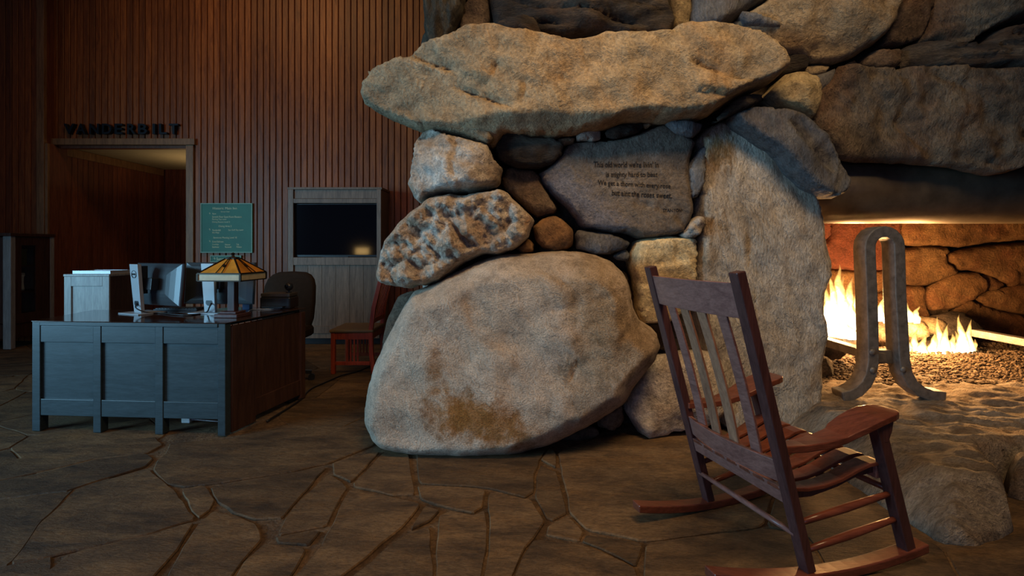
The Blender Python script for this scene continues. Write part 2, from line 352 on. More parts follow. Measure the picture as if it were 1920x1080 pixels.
TR = [
 [(-60,1070),(20,1058),(75,980),(140,916),(127,922),(-60,945)],
 [(20,1058),(75,980),(150,913),(275,878),(330,920),(366,972),(283,998),(140,1031)],
 [(-60,942),(126,920),(152,911),(272,874),(288,860),(275,850),(180,862),(110,879),(-60,916)],
 [(-60,865),(60,858),(115,862),(170,846),(290,818),(304,833),(278,848),(180,859),(110,876),(-60,913)],
 [(145,1033),(285,1000),(362,978),(336,1026),(306,1060),(275,1090),(60,1090)],
 [(342,918),(380,910),(404,936),(392,956),(370,970)],
 [(312,850),(318,830),(440,822),(560,792),(690,802),(704,832),(620,866),(540,884),(395,906),(345,912),(312,905),(287,880),(298,862)],
 [(393,914),(467,900),(612,874),(562,932),(528,970),(480,972),(440,960),(412,942)],
 [(618,888),(650,914),(638,935),(622,962),(610,984),(520,1001),(533,972),(567,933)],
 [(624,867),(712,845),(659,903),(627,889)],
 [(517,1006),(600,994),(578,1020),(523,1016)],
 [(374,978),(397,959),(440,966),(480,980),(490,1010),(455,1048),(425,1090),(310,1090),(342,1030)],
 [(495,1019),(574,1027),(540,1090),(435,1090),(460,1050)],
 [(656,918),(735,932),(788,946),(755,985),(690,1040),(626,1090),(548,1090),(600,1024),(620,988),(642,942)],
 [(660,909),(718,849),(765,851),(772,896),(776,926),(735,927)],
 [(780,845),(900,838),(1032,835),(1010,862),(1003,885),(1000,920),(982,931),(946,921),(914,912),(850,909),(787,905)],
 [(783,910),(850,913),(910,918),(907,950),(888,961),(843,952),(787,936)],
 [(796,949),(822,956),(806,976),(771,992)],
 [(806,984),(811,1090),(650,1090),(732,1022)],
 [(824,966),(843,958),(888,966),(909,958),(912,1008),(904,1052),(900,1090),(816,1090),(820,1010)],
 [(918,924),(946,928),(995,938),(1019,978),(998,1008),(976,1043),(952,1090),(907,1090),(917,1010)],
 [(1011,871),(1043,885),(1051,921),(1064,960),(1036,973),(1024,970),(1004,930)],
 [(1014,861),(1035,840),(1043,850),(1043,876)],
 [(1047,847),(1130,818),(1300,812),(1400,800),(1480,850),(1452,918),(1430,985),(1320,998),(1206,1013),(1100,991),(1068,956),(1056,893)],
 [(1028,985),(1066,966),(1094,995),(1086,1013),(1023,1001)],
 [(1101,1002),(1205,1018),(1192,1060),(1130,1028),(1092,1015)],
 [(1001,1011),(1085,1020),(1130,1034),(1190,1066),(1196,1090),(957,1090),(980,1045)],
 [(1212,1020),(1320,1005),(1432,992),(1505,1002),(1562,1090),(1205,1090)],
 [(1438,985),(1462,915),(1500,850),(1640,935),(1700,985),(1770,1030),(1800,1090),(1568,1090),(1512,1000)],
 [(1778,1032),(1900,1000),(1990,1000),(1990,1090),(1806,1090)],
]
for poly in TR:
    flagstone([tuple(FL(x, y)[:2]) for x, y in poly], rnd.uniform(-.001, .003), .010, -.003)
zone = [tuple(FL(x, y)[:2]) for x, y in [(-60,866),(60,858),(170,845),(300,820),(440,820),(560,790),(690,800),(800,830),(1130,812),(1400,795),(1480,850),(1700,985),(1990,1000),(1990,1088),(-60,1088)]]
def clip(poly, a, b, c):
    out = []
    for i in range(len(poly)):
        p, q = poly[i - 1], poly[i]; dp, dq = a * p[0] + b * p[1] - c, a * q[0] + b * q[1] - c
        if (dp <= 0) != (dq <= 0):
            t = dp / (dp - dq); out.append((p[0] + (q[0] - p[0]) * t, p[1] + (q[1] - p[1]) * t))
        if dq <= 0: out.append(q)
    return out
seeds = [(-8.4 + i * .86 + (j % 2) * .4 + rnd.uniform(-.3, .3), -.2 + j * .66 + rnd.uniform(-.24, .24)) for i in range(14) for j in range(11)]
for k, s in enumerate(seeds):
    if inside(zone, *s) or s[0] > 3.4 or (s[0] > -.5 and s[1] > 3.3) or s[1] > 6.8: continue
    poly = [(s[0] - 1, s[1] - 1), (s[0] + 1, s[1] - 1), (s[0] + 1, s[1] + 1), (s[0] - 1, s[1] + 1)]
    for t in seeds:
        if t is s or abs(t[0] - s[0]) > 2 or abs(t[1] - s[1]) > 2: continue
        a, b = t[0] - s[0], t[1] - s[1]
        poly = clip(poly, a, b, a * (s[0] + t[0]) / 2 + b * (s[1] + t[1]) / 2)
        if len(poly) < 3: break
    if len(poly) >= 3: flagstone(poly, -.004, round_=.2)

# ------------------------------------------------------------------ back wall, doorway, hallway
YB = 6.9
wall = MB().box(-4.28, 1.2, YB + .03, YB + .13, -.01, 5.3).box(-6.2, -4.28, YB + .03, YB + .13, 2.66, 5.3).build('wall_back', M['hallplank']); tag(wall, kind='structure')
def plank_mesh(name, w, t, z0, z1, mat):
    mb = MB(); e = .004
    prof = [(-w / 2, 0), (-w / 2, -t + e), (-w / 2 + e, -t), (w / 2 - e, -t), (w / 2, -t + e), (w / 2, 0)]
    mb.loft([[Vector((x, y, z)) for x, y in prof] for z in (z0, z1)])
    me = bpy.data.meshes.new(name); me.from_pydata([tuple(v) for v in mb.v], [], mb.f); me.materials.append(mat)
    bm = bmesh.new(); bm.from_mesh(me); bmesh.ops.recalc_face_normals(bm, faces=bm.faces); bm.to_mesh(me); bm.free()
    return me
def planks(parent, me, n, fn, rz=0.):
    for i in range(n):
        o = bpy.data.objects.new('plank', me); COL.objects.link(o); place(o, fn(i), parent); o.rotation_euler = (0, 0, rz)
P = .0841
tall = plank_mesh('plank', P - .011, .034, 0, 5.3, M['plank']); short = plank_mesh('plank_short', P - .011, .032, 0, 5.3 - 2.7, M['plank'])
planks(wall, tall, 64, lambda i: (-4.232 + P * i, YB + .032, 0))
planks(wall, short, 23, lambda i: (-6.165 + P * i, YB + .032, 2.7))
wl = MB().box(-9.2, -6.17, YB - .11, YB + .13, -.01, 5.3).build('wall_left', M['hallplank']); tag(wl, kind='structure')
planks(wl, tall, 34, lambda i: (-6.31 - P * i, YB - .108, 0))
MB().box(-6.262, -6.165, YB - .16, YB - .11, -.005, 5.3).build('corner_board', M['casing'], wl, bevel=.004)
# door casing
dc = empty('door_1', (-5.2, YB, 0), kind='structure')
MB().box(-4.375, -4.275, YB - .035, YB + .16, -.005, 2.61).build('jamb', M['casing'], dc, bevel=.004)
MB().box(-6.235, -6.13, YB - .145, YB - .11, -.005, 2.61).build('jamb', M['casing'], dc, bevel=.004)
MB().box(-6.235, -6.132, YB - .11, YB + .16, -.005, 2.61).build('reveal', M['hallplank'], dc)  # darker oak puts shade into the reveal's colour
MB().box(-6.27, -4.25, YB - .05, YB + .16, 2.61, 2.695).build('head_casing', M['casing'], dc, bevel=.004)
MB().box(-6.13, -4.375, YB + .02, YB + .10, 2.575, 2.61).build('stop_strip', M['hallplank'], dc)
# hallway behind the doorway
hw = MB().box(-6.32, -6.19, YB + .17, 9.2, -.01, 2.75).build('wall_hallway_side', M['hallplank']); tag(hw, kind='structure')
hall = plank_mesh('hall_plank', .088, .024, 0, 2.62, M['hallplank'])
planks(hw, hall, 21, lambda i: (-6.19, YB + .23 + .0925 * i, 0), math.pi / 2)
MB().box(-6.19, -6.145, YB + .17, 9.04, 2.50, 2.615).build('top_board', M['casing'], hw, bevel=.004)
he = MB().box(-6.2, -2.6, 9.09, 9.2, -.01, 2.75).build('wall_hallway_end', M['hallplank']); tag(he, kind='structure')
planks(he, hall, 38, lambda i: (-6.10 + .0925 * i, 9.092, 0))
hc = MB().box(-6.19, -2.6, YB + .14, 9.1, 2.62, 2.74).build('ceiling', M['ceil']); tag(hc, kind='structure')

# ------------------------------------------------------------------ lettering helper (built-in font turned into mesh)
DG = None
def text_mesh(s, width=None, height=None, depth=.0, bold=0.):
    cu = bpy.data.curves.new('lettering', 'FONT'); cu.body = s; cu.size = 1.; cu.extrude = 0.; cu.offset = bold; cu.resolution_u = 3
    ob = bpy.data.objects.new('lettering_tmp', cu); COL.objects.link(ob)
    dg = bpy.context.evaluated_depsgraph_get(); me = bpy.data.meshes.new_from_object(ob.evaluated_get(dg))
    vs = np.array([v.co[:] for v in me.vertices]); fs = [tuple(p.vertices) for p in me.polygons]
    bpy.data.objects.remove(ob); bpy.data.curves.remove(cu); bpy.data.meshes.remove(me)
    lo, hi = vs.min(0), vs.max(0)
    sx = width / (hi[0] - lo[0]) if width else None; sy = height / (hi[1] - lo[1]) if height else None
    sx = sx or sy; sy = sy or sx
    vs = (vs - (lo + hi) / 2) * np.array([sx, sy, 1])
    return vs, fs
def solid_text(vs, fs, fn, depth):
    # fn maps (x, y, d) to a world point; gives the letters a front, a back and sides
    n = len(vs); V = [fn(v[0], v[1], 0) for v in vs] + [fn(v[0], v[1], depth) for v in vs]
    F = [tuple(f) for f in fs] + [tuple(i + n for i in reversed(f)) for f in fs]
    cnt = {}
    for f in fs:
        for a, b in zip(f, f[1:] + f[:1]): cnt[(a, b)] = 1
    for a, b in cnt:
        if (b, a) not in cnt: F.append((b, a, a + n, b + n))
    return V, F

# big metal letters over the doorway
ws = empty('wall_lettering', (-5.25, YB, 2.8), 'row of black metal capital letters fixed on the plank wall above the doorway', 'sign')
LX = [129, 151, 176, 200, 222, 246, 267, 288, 305, 325]; LW = [20, 18, 18, 18, 15, 16, 17, 5, 15, 17]
for ch, lx, lw in zip('VANDERBILT', LX, LW):
    vs, fs = text_mesh(ch, lw / 960 * (YB - .06), 19.5 / 960 * (YB - .06), bold=.02)
    c = W(lx, 241.5, YB - .06)
    V, F = solid_text(vs, fs, lambda x, y, d: (c.x + x, c.y + d, c.z + y), .055)
    mesh_obj('letter', V, F, M['letter'], ws)

# green directory boards
def board(name, x0, x1, y0, y1, label, lines):
    a, b = W(x0, y0, YB - .03), W(x1, y1, YB - .03)
    t = empty(name, ((a.x + b.x) / 2, YB, b.z), label, 'sign')
    MB().box(a.x, b.x, YB - .025, YB - .001, b.z, a.z).build('board', M['green'], t, bevel=.003)
    fr = MB(); w = .012
    for q in ((a.x, b.x, a.z - w, a.z), (a.x, b.x, b.z, b.z + w), (a.x, a.x + w, b.z + w, a.z - w), (b.x - w, b.x, b.z + w, a.z - w)):
        fr.box(q[0], q[1], YB - .032, YB - .025, q[2], q[3])
    fr.build('border', M['greenlt'], t)
    for s, lx, rx, cy, hh in lines:
        vs, fs = text_mesh(s, (rx - lx) / 960 * YB, hh / 960 * YB, bold=.0)
        c = W((lx + rx) / 2, cy, YB - .027)
        V, F = solid_text(vs, fs, lambda x, y, d: (c.x + x, c.y + d, c.z + y), .003)
        mesh_obj('lettering', V, F, M['gold'], t)
board('directory_board', 376, 473, 381, 474, 'large square green directory board with pale lettering beside the doorway', [
 ('Historic Main Inn', 399, 444, 390.5, 4.2), ('Great Hall', 414, 430, 397, 2), ('\u2191', 391.5, 394.5, 400.5, 4), ('Spa', 398, 405, 401, 3.4),
 ('Seventh Floor Guest Room Elevators', 398, 453, 406.5, 3.6), ('Parking Top Level', 398, 424, 411.5, 3.6), ('Dining Rooms Level 2', 398, 431, 416.5, 3.4),
 ('Dining Area 2', 410, 434, 424.5, 4.4), ('\u2191', 391.5, 394.5, 430.5, 4), ('Vanderbilt', 398, 414, 431.5, 3.4), ('Spa Golf Sky Level', 428, 456, 431.5, 3.6),
 ('Blue Ridge', 398, 411, 436.5, 3.4), ('Sammons Meeting Level 10', 400, 444, 446, 4.4), ('\u2191', 391.5, 394.5, 452.5, 4), ('Grand Ballroom', 398, 419, 453, 3.4),
 ('Coolidge', 398, 410, 458.5, 3.2), ('Hoover', 422, 432, 458.5, 3.2), ('Taft', 443, 448, 458.5, 3.2), ('Eisenhower', 398, 411, 463, 3.2), ('Roosevelt', 422, 434, 463, 3.2), ('Wilson', 443, 453, 463, 3.2)])
board('small_green_sign', 394, 452, 479, 491.5, 'small green sign strip hung under the green directory board', [('\u2191', 400, 404, 485, 5), ('Sunset Terrace', 406, 446, 485.5, 5.5)])

# ------------------------------------------------------------------ television cabinet
YC = 6.5
def wx(px, D=YC): return (px - 960) / 960 * D
def wz(py, D=YC): return CAMZ - (py - 466) / 960 * D
tv = empty('television_cabinet', (wx(628), YC, 0), 'tall grey brown oak cabinet holding the television against the plank wall', 'cabinet')
x0, x1 = wx(541), wx(715); zt, zb = wz(351), wz(625)
MB().box(x0, x0 + .03, YC, YB - .005, zb - .06, zt - .03).build('side_panel', M['cab'], tv, bevel=.003)
MB().box(x1 - .03, x1, YC, YB - .005, zb - .06, zt - .03).build('side_panel', M['cab'], tv, bevel=.003)
MB().box(x0 - .01, x1 + .01, YC - .012, YB - .005, zt - .03, zt).build('top', M['cab'], tv, bevel=.004)
MB().box(x0 + .03, x1 - .03, YB - .03, YB - .005, .1, zt - .03).build('back_panel', M['cab'], tv)
MB().box(x0, wx(551), YC - .02, YC, zb, zt - .03).build('stile', M['cab'], tv, bevel=.003)
MB().box(wx(707), x1, YC - .02, YC, zb, zt - .03).build('stile', M['cab'], tv, bevel=.003)
MB().box(wx(551), wx(707), YC + .004, YC + .02, wz(372), zt - .03).build('cornice_panel', M['cab'], tv, bevel=.003)
for a, b in ((372.6, 381), (482.5, 497), (611, 625)):
    MB().box(wx(551), wx(707), YC - .016, YC + .004, wz(b), wz(a)).build('rail', M['cab'], tv, bevel=.003)
for i in range(6):
    a = 551 + i * 26; MB().box(wx(a) + .0015, wx(a + 26) - .0015, YC + .004, YC + .02, wz(612), wz(497)).build('door_board', M['cab'], tv, bevel=.0015)
MB().box(x0 + .03, x1 - .03, YC + .05, YC + .07, 0, zb).build('kick_board', M['black'], tv)
MB().box(x0 + .0, x1, YC + .0, YC + .045, zb - .062, zb - .0).build('plinth', M['cab'], tv)
t = empty('television', (wx(628), YC + .1, wz(482)), 'flat black television screen set inside the oak cabinet', 'television')
MB().box(wx(551.5), wx(706.5), YC + .035, YC + .09, wz(482), wz(381.5)).build('case', M['black'], t, bevel=.004)
MB().box(wx(553), wx(705), YC + .028, YC + .0355, wz(478), wz(383)).build('screen', M['screen'], t)
MB().box(wx(604), wx(652), YC + .025, YC + .07, wz(482.4), wz(480)).build('stand_foot', M['black'], t)

# ------------------------------------------------------------------ display case at the wall
XR, YF, YK = -6.06, 6.19, 6.78
dcs = empty('display_case', (-6.7, 6.45, 0), 'dark oak glazed display case with shelves against the plank wall beside the doorway', 'display case')
def post(x, y): MB().box(x - .048, x + .048, y - .03, y + .03, 0, 1.37).build('post', M['pedestal'], dcs, bevel=.004)  # paler oak stands in for daylight falling on the dark case's posts
for x in (XR - .048, -7.35):
    for y in (YF + .03, YK - .03): post(x, y)
MB().box(-7.42, XR + .015, YF - .02, YK, 1.37, 1.41).build('top', M['case'], dcs, bevel=.004)
MB().box(-7.38, XR - .014, YF + .014, YK, .12, .30).build('bottom_box', M['case'], dcs, bevel=.003)
for z in (.68, 1.0): MB().box(-7.36, XR - .03, YF + .05, YK - .04, z - .009, z + .009).build('shelf', M['case'], dcs)
MB().box(-7.36, XR - .02, YK - .03, YK - .012, .3, 1.37).build('back_panel', M['case'], dcs)
MB().box(XR - .035, XR - .004, YF + .06, YK - .06, 1.26, 1.37).build('side_rail', M['case'], dcs); MB().box(XR - .035, XR - .004, YF + .06, YK - .06, .3, .42).build('side_rail', M['case'], dcs)
MB().box(XR - .035, XR - .004, YF + .06, YF + .14, .42, 1.26).build('side_stile', M['case'], dcs); MB().box(XR - .035, XR - .004, YK - .26, YK - .06, .42, 1.26).build('side_stile', M['case'], dcs)
MB().box(XR - .022, XR - .016, YF + .14, YK - .26, .42, 1.26).build('side_pane', M['glass'], dcs)
fd = MB().box(-7.3, -7.22, YF, YF + .03, .31, 1.36).box(-6.21, -6.155, YF, YF + .03, .31, 1.36).box(-7.22, -6.21, YF, YF + .03, 1.28, 1.36).box(-7.22, -6.21, YF, YF + .03, .31, .39).build('door', M['case'], dcs, bevel=.003)
MB().box(-7.22, -6.21, YF + .012, YF + .018, .39, 1.28).build('pane', M['glass'], fd)
jar = empty('glass_jar', (-6.13 - .06, 6.42, .69), 'pale glass jar standing on the lower shelf of the display case', 'jar')
MB().lathe((-6.19, 6.42, .689), [(.01, 0), (.05, .002), (.055, .02), (.048, .10), (.05, .17), (.06, .20), (.052, .20), (.04, .16), (.04, .02), (.01, .012)], 16).build('body', M['white_p'], jar, smooth=True)
MB().lathe((-6.19, 6.42, .892), [(.01, 0), (.058, 0), (.058, .02), (.01, .024)], 16).build('lid', M['silver'], jar)
fb = empty('olive_box', (-6.2, 6.46, 1.01), 'olive green box standing on the upper shelf of the display case', 'box')
MB().box(-6.33, -6.16, 6.36, 6.5, 1.009, 1.19).build('body', plain('olive_card', (.10, .10, .05), .6), fb, bevel=.003)
MB().box(-6.335, -6.155, 6.355, 6.505, 1.19, 1.215).build('lid', plain('olive_lid', (.13, .13, .07), .6), fb, bevel=.003)

# ------------------------------------------------------------------ reception desk
DT = .736
FLc, FRc, BRc, BLc = Vector((-3.21, 3.424, 0)), Vector((-1.865, 3.33, 0)), Vector((-1.69, 4.19, 0)), Vector((-3.30, 4.05, 0))
desk = empty('reception_desk', (-2.5, 3.75, 0), 'dark panelled oak reception desk on the flagstone floor before the plank wall', 'desk')
def dl(t, off=0., z=0.):  # along the front face, off = towards the viewer
    d = (FRc - FLc); n = Vector((d.y, -d.x, 0)).normalized(); p = FLc + d * t + n * off; return Vector((p.x, p.y, z))
def ds(t, off=0., z=0.):
    d = (BRc - FRc); n = Vector((d.y, -d.x, 0)).normalized(); p = FRc + d * t + n * off; return Vector((p.x, p.y, z))
def slab_on(fn, t0, t1, o0, o1, z0, z1):
    return MB().prism([fn(t0, o0, z0), fn(t1, o0, z0), fn(t1, o1, z0), fn(t0, o1, z0)], (0, 0, z1 - z0))
MB().prism([FLc + Vector((-.003, -.003, DT - .006)), FRc + Vector((.003, -.003, DT - .006)), BRc + Vector((.003, .0, DT - .006)), BRc + Vector((-.62, .06, DT - .006)), Vector((-2.45, 3.99, DT - .006)), BLc + Vector((-.003, 0, DT - .006))], (0, 0, .006)).build('desk_top', M['desktop'], desk, bevel=.002)
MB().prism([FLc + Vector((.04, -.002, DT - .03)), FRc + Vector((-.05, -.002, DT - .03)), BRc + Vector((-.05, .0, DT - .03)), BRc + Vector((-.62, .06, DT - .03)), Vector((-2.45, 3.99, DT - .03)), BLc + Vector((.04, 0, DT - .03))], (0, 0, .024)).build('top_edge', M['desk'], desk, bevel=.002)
ST = [(0, .042), (.322, .362), (.643, .683), (.962, 1.)]
for i, (a, b) in enumerate(ST):
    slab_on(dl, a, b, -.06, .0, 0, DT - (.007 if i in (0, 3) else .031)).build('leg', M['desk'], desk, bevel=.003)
for i in range(3):
    a, b = ST[i][1], ST[i + 1][0]
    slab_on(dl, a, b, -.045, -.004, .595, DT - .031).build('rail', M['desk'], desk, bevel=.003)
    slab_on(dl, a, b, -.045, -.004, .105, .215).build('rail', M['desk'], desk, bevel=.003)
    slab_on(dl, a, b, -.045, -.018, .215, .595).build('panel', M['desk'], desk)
slab_on(ds, .07, .33, -.03, .0, .0, DT - .031).build('end_board', M['case'], desk, bevel=.003)
slab_on(ds, .33, .93, -.035, -.018, .16, DT - .031).build('side_panel', M['case'], desk)
slab_on(ds, .33, .93, -.035, -.004, .04, .16).build('side_rail', M['case'], desk, bevel=.003)
slab_on(ds, .93, 1., -.06, 0, 0, DT - .031).build('leg', M['case'], desk, bevel=.003)
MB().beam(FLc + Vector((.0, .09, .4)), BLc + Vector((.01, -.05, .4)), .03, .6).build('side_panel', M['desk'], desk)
MB().prism([BLc + Vector((.0, -.06, 0)), BLc + Vector((.06, -.06, 0)), BLc + Vector((.06, 0, 0)), BLc], (0, 0, DT - .031)).build('leg', M['desk'], desk)
def on_desk(px, py): return FL(px, py, DT)

# pedestal cabinet behind the desk
pd = empty('pedestal_cabinet', (-3.5, 4.4, 0), 'pale grey oak pedestal cabinet standing behind the dark reception desk', 'cabinet')
px0, px1, YP = wx(120, 4.25), wx(204.5, 4.25), 4.25; pzt = wz(514, 4.25)
MB().box(px0, px1, YP + .016, YP + .48, 0, pzt - .02).build('carcass', M['case'], pd)
MB().box(px0 - .004, px1 + .004, YP - .004, YP + .49, pzt - .02, pzt).build('top', M['pedestal'], pd, bevel=.003)
sw = .058
MB().box(px0, px0 + sw, YP, YP + .016, 0, pzt - .02).build('stile', M['pedestal'], pd, bevel=.002)
MB().box(px1 - sw, px1, YP, YP + .016, 0, pzt - .02).build('stile', M['pedestal'], pd, bevel=.002)
MB().box(px0 + sw, px1 - sw, YP, YP + .016, pzt - .10, pzt - .02).build('rail', M['pedestal'], pd, bevel=.002)
MB().box(px0 + sw, px1 - sw, YP, YP + .016, 0.05, .14).build('rail', M['pedestal'], pd, bevel=.002)
MB().box(px0 + sw, px1 - sw, YP + .011, YP + .0155, .14, pzt - .10).build('panel', M['pedestal'], pd)
tr = empty('brochure_tray', (-3.4, 4.35, pzt), 'clear shallow tray of papers on top of the pale pedestal cabinet', 'tray')
bx0, bx1 = wx(136, 4.3), wx(218, 4.3) - .05
MB().box(bx0, bx1, 4.30, 4.52, pzt, pzt + .007).box(bx0, bx1, 4.30, 4.305, pzt + .007, pzt + .026).box(bx0, bx1, 4.515, 4.52, pzt + .007, pzt + .026).box(bx0, bx0 + .005, 4.305, 4.515, pzt + .007, pzt + .026).box(bx1 - .005, bx1, 4.305, 4.515, pzt + .007, pzt + .026).build('tray', M['silver'], tr)
MB().box(bx0 + .02, bx1 - .02, 4.32, 4.5, pzt + .007, pzt + .022).build('paper_stack', M['paper'], tr)

# monitors
def monitor(name, base, ang, pw, ph, zc, label, logo, xo=0.):
    c, s = math.cos(ang), math.sin(ang)
    Mx = Matrix.Translation(base) @ Matrix.Rotation(ang, 4, 'Z')   # local: x along panel, -y towards viewer (rear side), z up
    e = empty(name, base, label, 'monitor', 'monitors on the desk')
    tilt = Matrix.Translation((xo, 0, zc)) @ Matrix.Rotation(math.radians(-5), 4, 'X') @ Matrix.Translation((0, 0, -zc))
    rear = MB(Mx @ tilt)
    y0 = .10
    rear.loft([[Vector((x * k, y, zc + z * k)) for x, z in ((-pw / 2, -ph / 2), (pw / 2, -ph / 2), (pw / 2, ph / 2), (-pw / 2, ph / 2))] for k, y in ((1, y0), (1, y0 - .012), (.97, y0 - .018), (.80, y0 - .026), (.6, y0 - .032), (.45, y0 - .035))])
    rear.build('shell', M['grey'], e)
    MB(Mx @ tilt).box(-pw / 2 + .006, pw / 2 - .006, y0 - .0005, y0 + .004, zc - ph / 2 + .012, zc + ph / 2 - .006).build('screen', M['screen'], e)
    MB(Mx @ tilt).box(-.06, .06, .0, .055, zc - .045, zc + .045).build('mount', M['black'], e, bevel=.004)
    st = MB(Mx)
    hgt = zc + ph / 2 - .012
    st.loft([[Vector((-w / 2, y, z)), Vector((w / 2, y, z)), Vector((w / 2, y + .028, z)), Vector((-w / 2, y + .028, z))] for w, y, z in ((.085, -.03, .008), (.092, -.045, hgt * .5), (.098, -.06, hgt))])
    st.build('stand_pillar', M['silver'], e, bevel=.003)
    MB(Mx).box(-.02, .02, -.005, .03, hgt * .4, hgt * .96).build('pillar_back', M['black'], e)
    ring = MB(Mx @ Matrix.Translation((0, -.0335, hgt * .22)) @ Matrix.Rotation(math.pi / 2, 4, 'X'))
    ring.lathe((0, 0, 0), [(.001, 0), (.026, 0), (.026, .004), (.001, .004)], 20); ring.build('cable_hole', M['black'], e)
    MB(Mx).box(-.13, .11, -.09, .12, 0, .008).build('stand_base', M['silver'], e, bevel=.002)
    if logo:
        zl = hgt * .80; yl = -.045 - .015 * (zl / hgt - .5) / .5 - .0015
        lg = MB(Mx); R = .027
        lg.tube([(R * math.cos(2 * math.pi * k / 24), yl, zl + R * math.sin(2 * math.pi * k / 24)) for k in range(24)], .0022, 5, closed=True)
        vs, fs = text_mesh('DELL', .038, .012, bold=.02)
        V, F = solid_text(vs, fs, lambda x, y, d: (x, yl - .0015 + d, zl + y), .004); lg.add(V, F)
        lg.build('logo', M['black'], e)
    return e
b1 = on_desk(266, 587.5)
monitor('computer_monitor', b1, math.radians(-24), .55, .317, .222, 'silver and grey computer monitor with a round logo seen from behind, on the desk', True, .05)
b2 = on_desk(398, 586.5)
monitor('computer_monitor', b2, math.radians(-4), .56, .32, .225, 'computer monitor standing behind the amber table lamp, seen from behind', False)
kb = empty('keyboard', on_desk(330, 583), 'low dark computer keyboard lying on the desk between the monitors', 'keyboard')
kc = on_desk(328, 583)
MB().box(kc.x - .17, kc.x + .17, kc.y, kc.y + .13, DT, DT + .014).build('base', M['grey'], kb, bevel=.003)
km = MB()
for r in range(4):
    for q in range(14):
        km.box(kc.x - .16 + q * .023, kc.x - .16 + q * .023 + .019, kc.y + .012 + r * .028, kc.y + .034 + r * .028, DT + .014, DT + .02)
tag(km.build('keys', M['black'], kb), kind='stuff')
def cable(name, pts, r, mat, label, z0=DT):
    o = []
    P_ = [Vector(p) for p in pts]
    for i in range(len(P_) - 1):
        a = P_[max(i - 1, 0)]; b = P_[i]; c = P_[i + 1]; d = P_[min(i + 2, len(P_) - 1)]
        for k in range(6):
            t = k / 6; o.append(.5 * ((2 * b) + (c - a) * t + (2 * a - 5 * b + 4 * c - d) * t * t + (3 * b - a - 3 * c + d) * t ** 3))
    o.append(P_[-1])
    return tag(MB().tube(o, r, 6).build(name, mat, smooth=True), label, 'cable')
up = lambda v, h: Vector((v.x, v.y, v.z + h))
cable('computer_cable', [up(on_desk(268, 586), .10) + Vector((0, -.04, 0)), up(on_desk(266, 588), .05) + Vector((0, -.06, 0)), up(on_desk(278, 589), .01), up(on_desk(300, 588), .006), up(on_desk(325, 591), .006), up(on_desk(352, 592), .006), up(on_desk(385, 588), .006), up(on_desk(400, 587), .05) + Vector((0, -.05, 0)), up(on_desk(403, 586), .085) + Vector((0, -.04, 0))], .005, M['cord'], 'black computer cable looping along the desk from one monitor to the other')
cable('charging_cable', [up(on_desk(463, 588), .005), up(on_desk(472, 582), .005), up(on_desk(490, 581), .005), up(on_desk(510, 580.5), .005), up(on_desk(530, 579), .005)], .004, M['cordw'], 'white cable lying on the desk in front of the black printer')

# mica table lamp
lc = on_desk(434, 594); lc = Vector((lc.x, lc.y + .02, DT))
lamp = empty('table_lamp', lc, 'table lamp with a square amber mica shade on the corner of the desk', 'lamp')
LM = Matrix.Translation(lc) @ Matrix.Rotation(math.radians(-5), 4, 'Z')
MB(LM).box(-.085, .085, -.085, .085, 0, .025).build('base', M['rock_d'], lamp, bevel=.004)
MB(LM).box(-.06, .06, -.06, .06, .025, .04).build('base_step', M['rock_d'], lamp, bevel=.004)
MB(LM).box(-.026, .026, -.026, .026, .04, .36).build('post', M['rock_d'], lamp, bevel=.003)
S, ZR, ZB, ZA, SA = .154, .312, .262, .412, .034
cor = [(-1, -1), (1, -1), (1, 1), (-1, 1)]
fm = MB(LM)
for k in range(4):
    a, b = cor[k], cor[(k + 1) % 4]
    A = Vector((a[0] * S, a[1] * S, ZR)); B = Vector((b[0] * S, b[1] * S, ZR)); Ct = Vector((b[0] * SA, b[1] * SA, ZA)); Dt = Vector((a[0] * SA, a[1] * SA, ZA))
    n = (B - A).cross(Dt - A).normalized() * .004
    MB(LM).loft([[A, B, Ct, Dt], [A - n, B - n, Ct - n, Dt - n]]).build('shade_panel', M['mica'], lamp)
    A2, B2 = Vector((A.x, A.y, ZB)), Vector((B.x, B.y, ZB)); o = (B - A).cross(Vector((0, 0, 1))).normalized() * -.004
    MB(LM).loft([[A2, B2, B, A], [A2 + o, B2 + o, B + o, A + o]]).build('rim_panel', M['micap'], lamp)
    fm.beam(A, Dt, .011, .011); fm.beam(A, B, .010, .010); fm.beam(A2, B2, .008, .008); fm.beam(A2, A, .012, .012, (1, 0, 0)); fm.beam(Dt, Ct, .010, .010)
    for u in (.43, .57):  # paired strips with a square between
        fm.beam(A.lerp(B, u) - n * -1.2, Dt.lerp(Ct, u) - n * -1.2, .004, .004, n)
    m0 = A.lerp(B, .5).lerp(Dt.lerp(Ct, .5), .5) + n * 1.2
    fm.beam(m0 - (Dt - A) * .05, m0 + (Dt - A) * .05, .030, .004, n)
fm.build('shade_frame', M['bronze'], lamp)
MB(LM).lathe((0, 0, ZA), [(.045, -.004), (.04, .01), (.012, .014), (.008, .026), (.014, .034), (.004, .044)], 12).build('finial', M['bronze'], lamp)

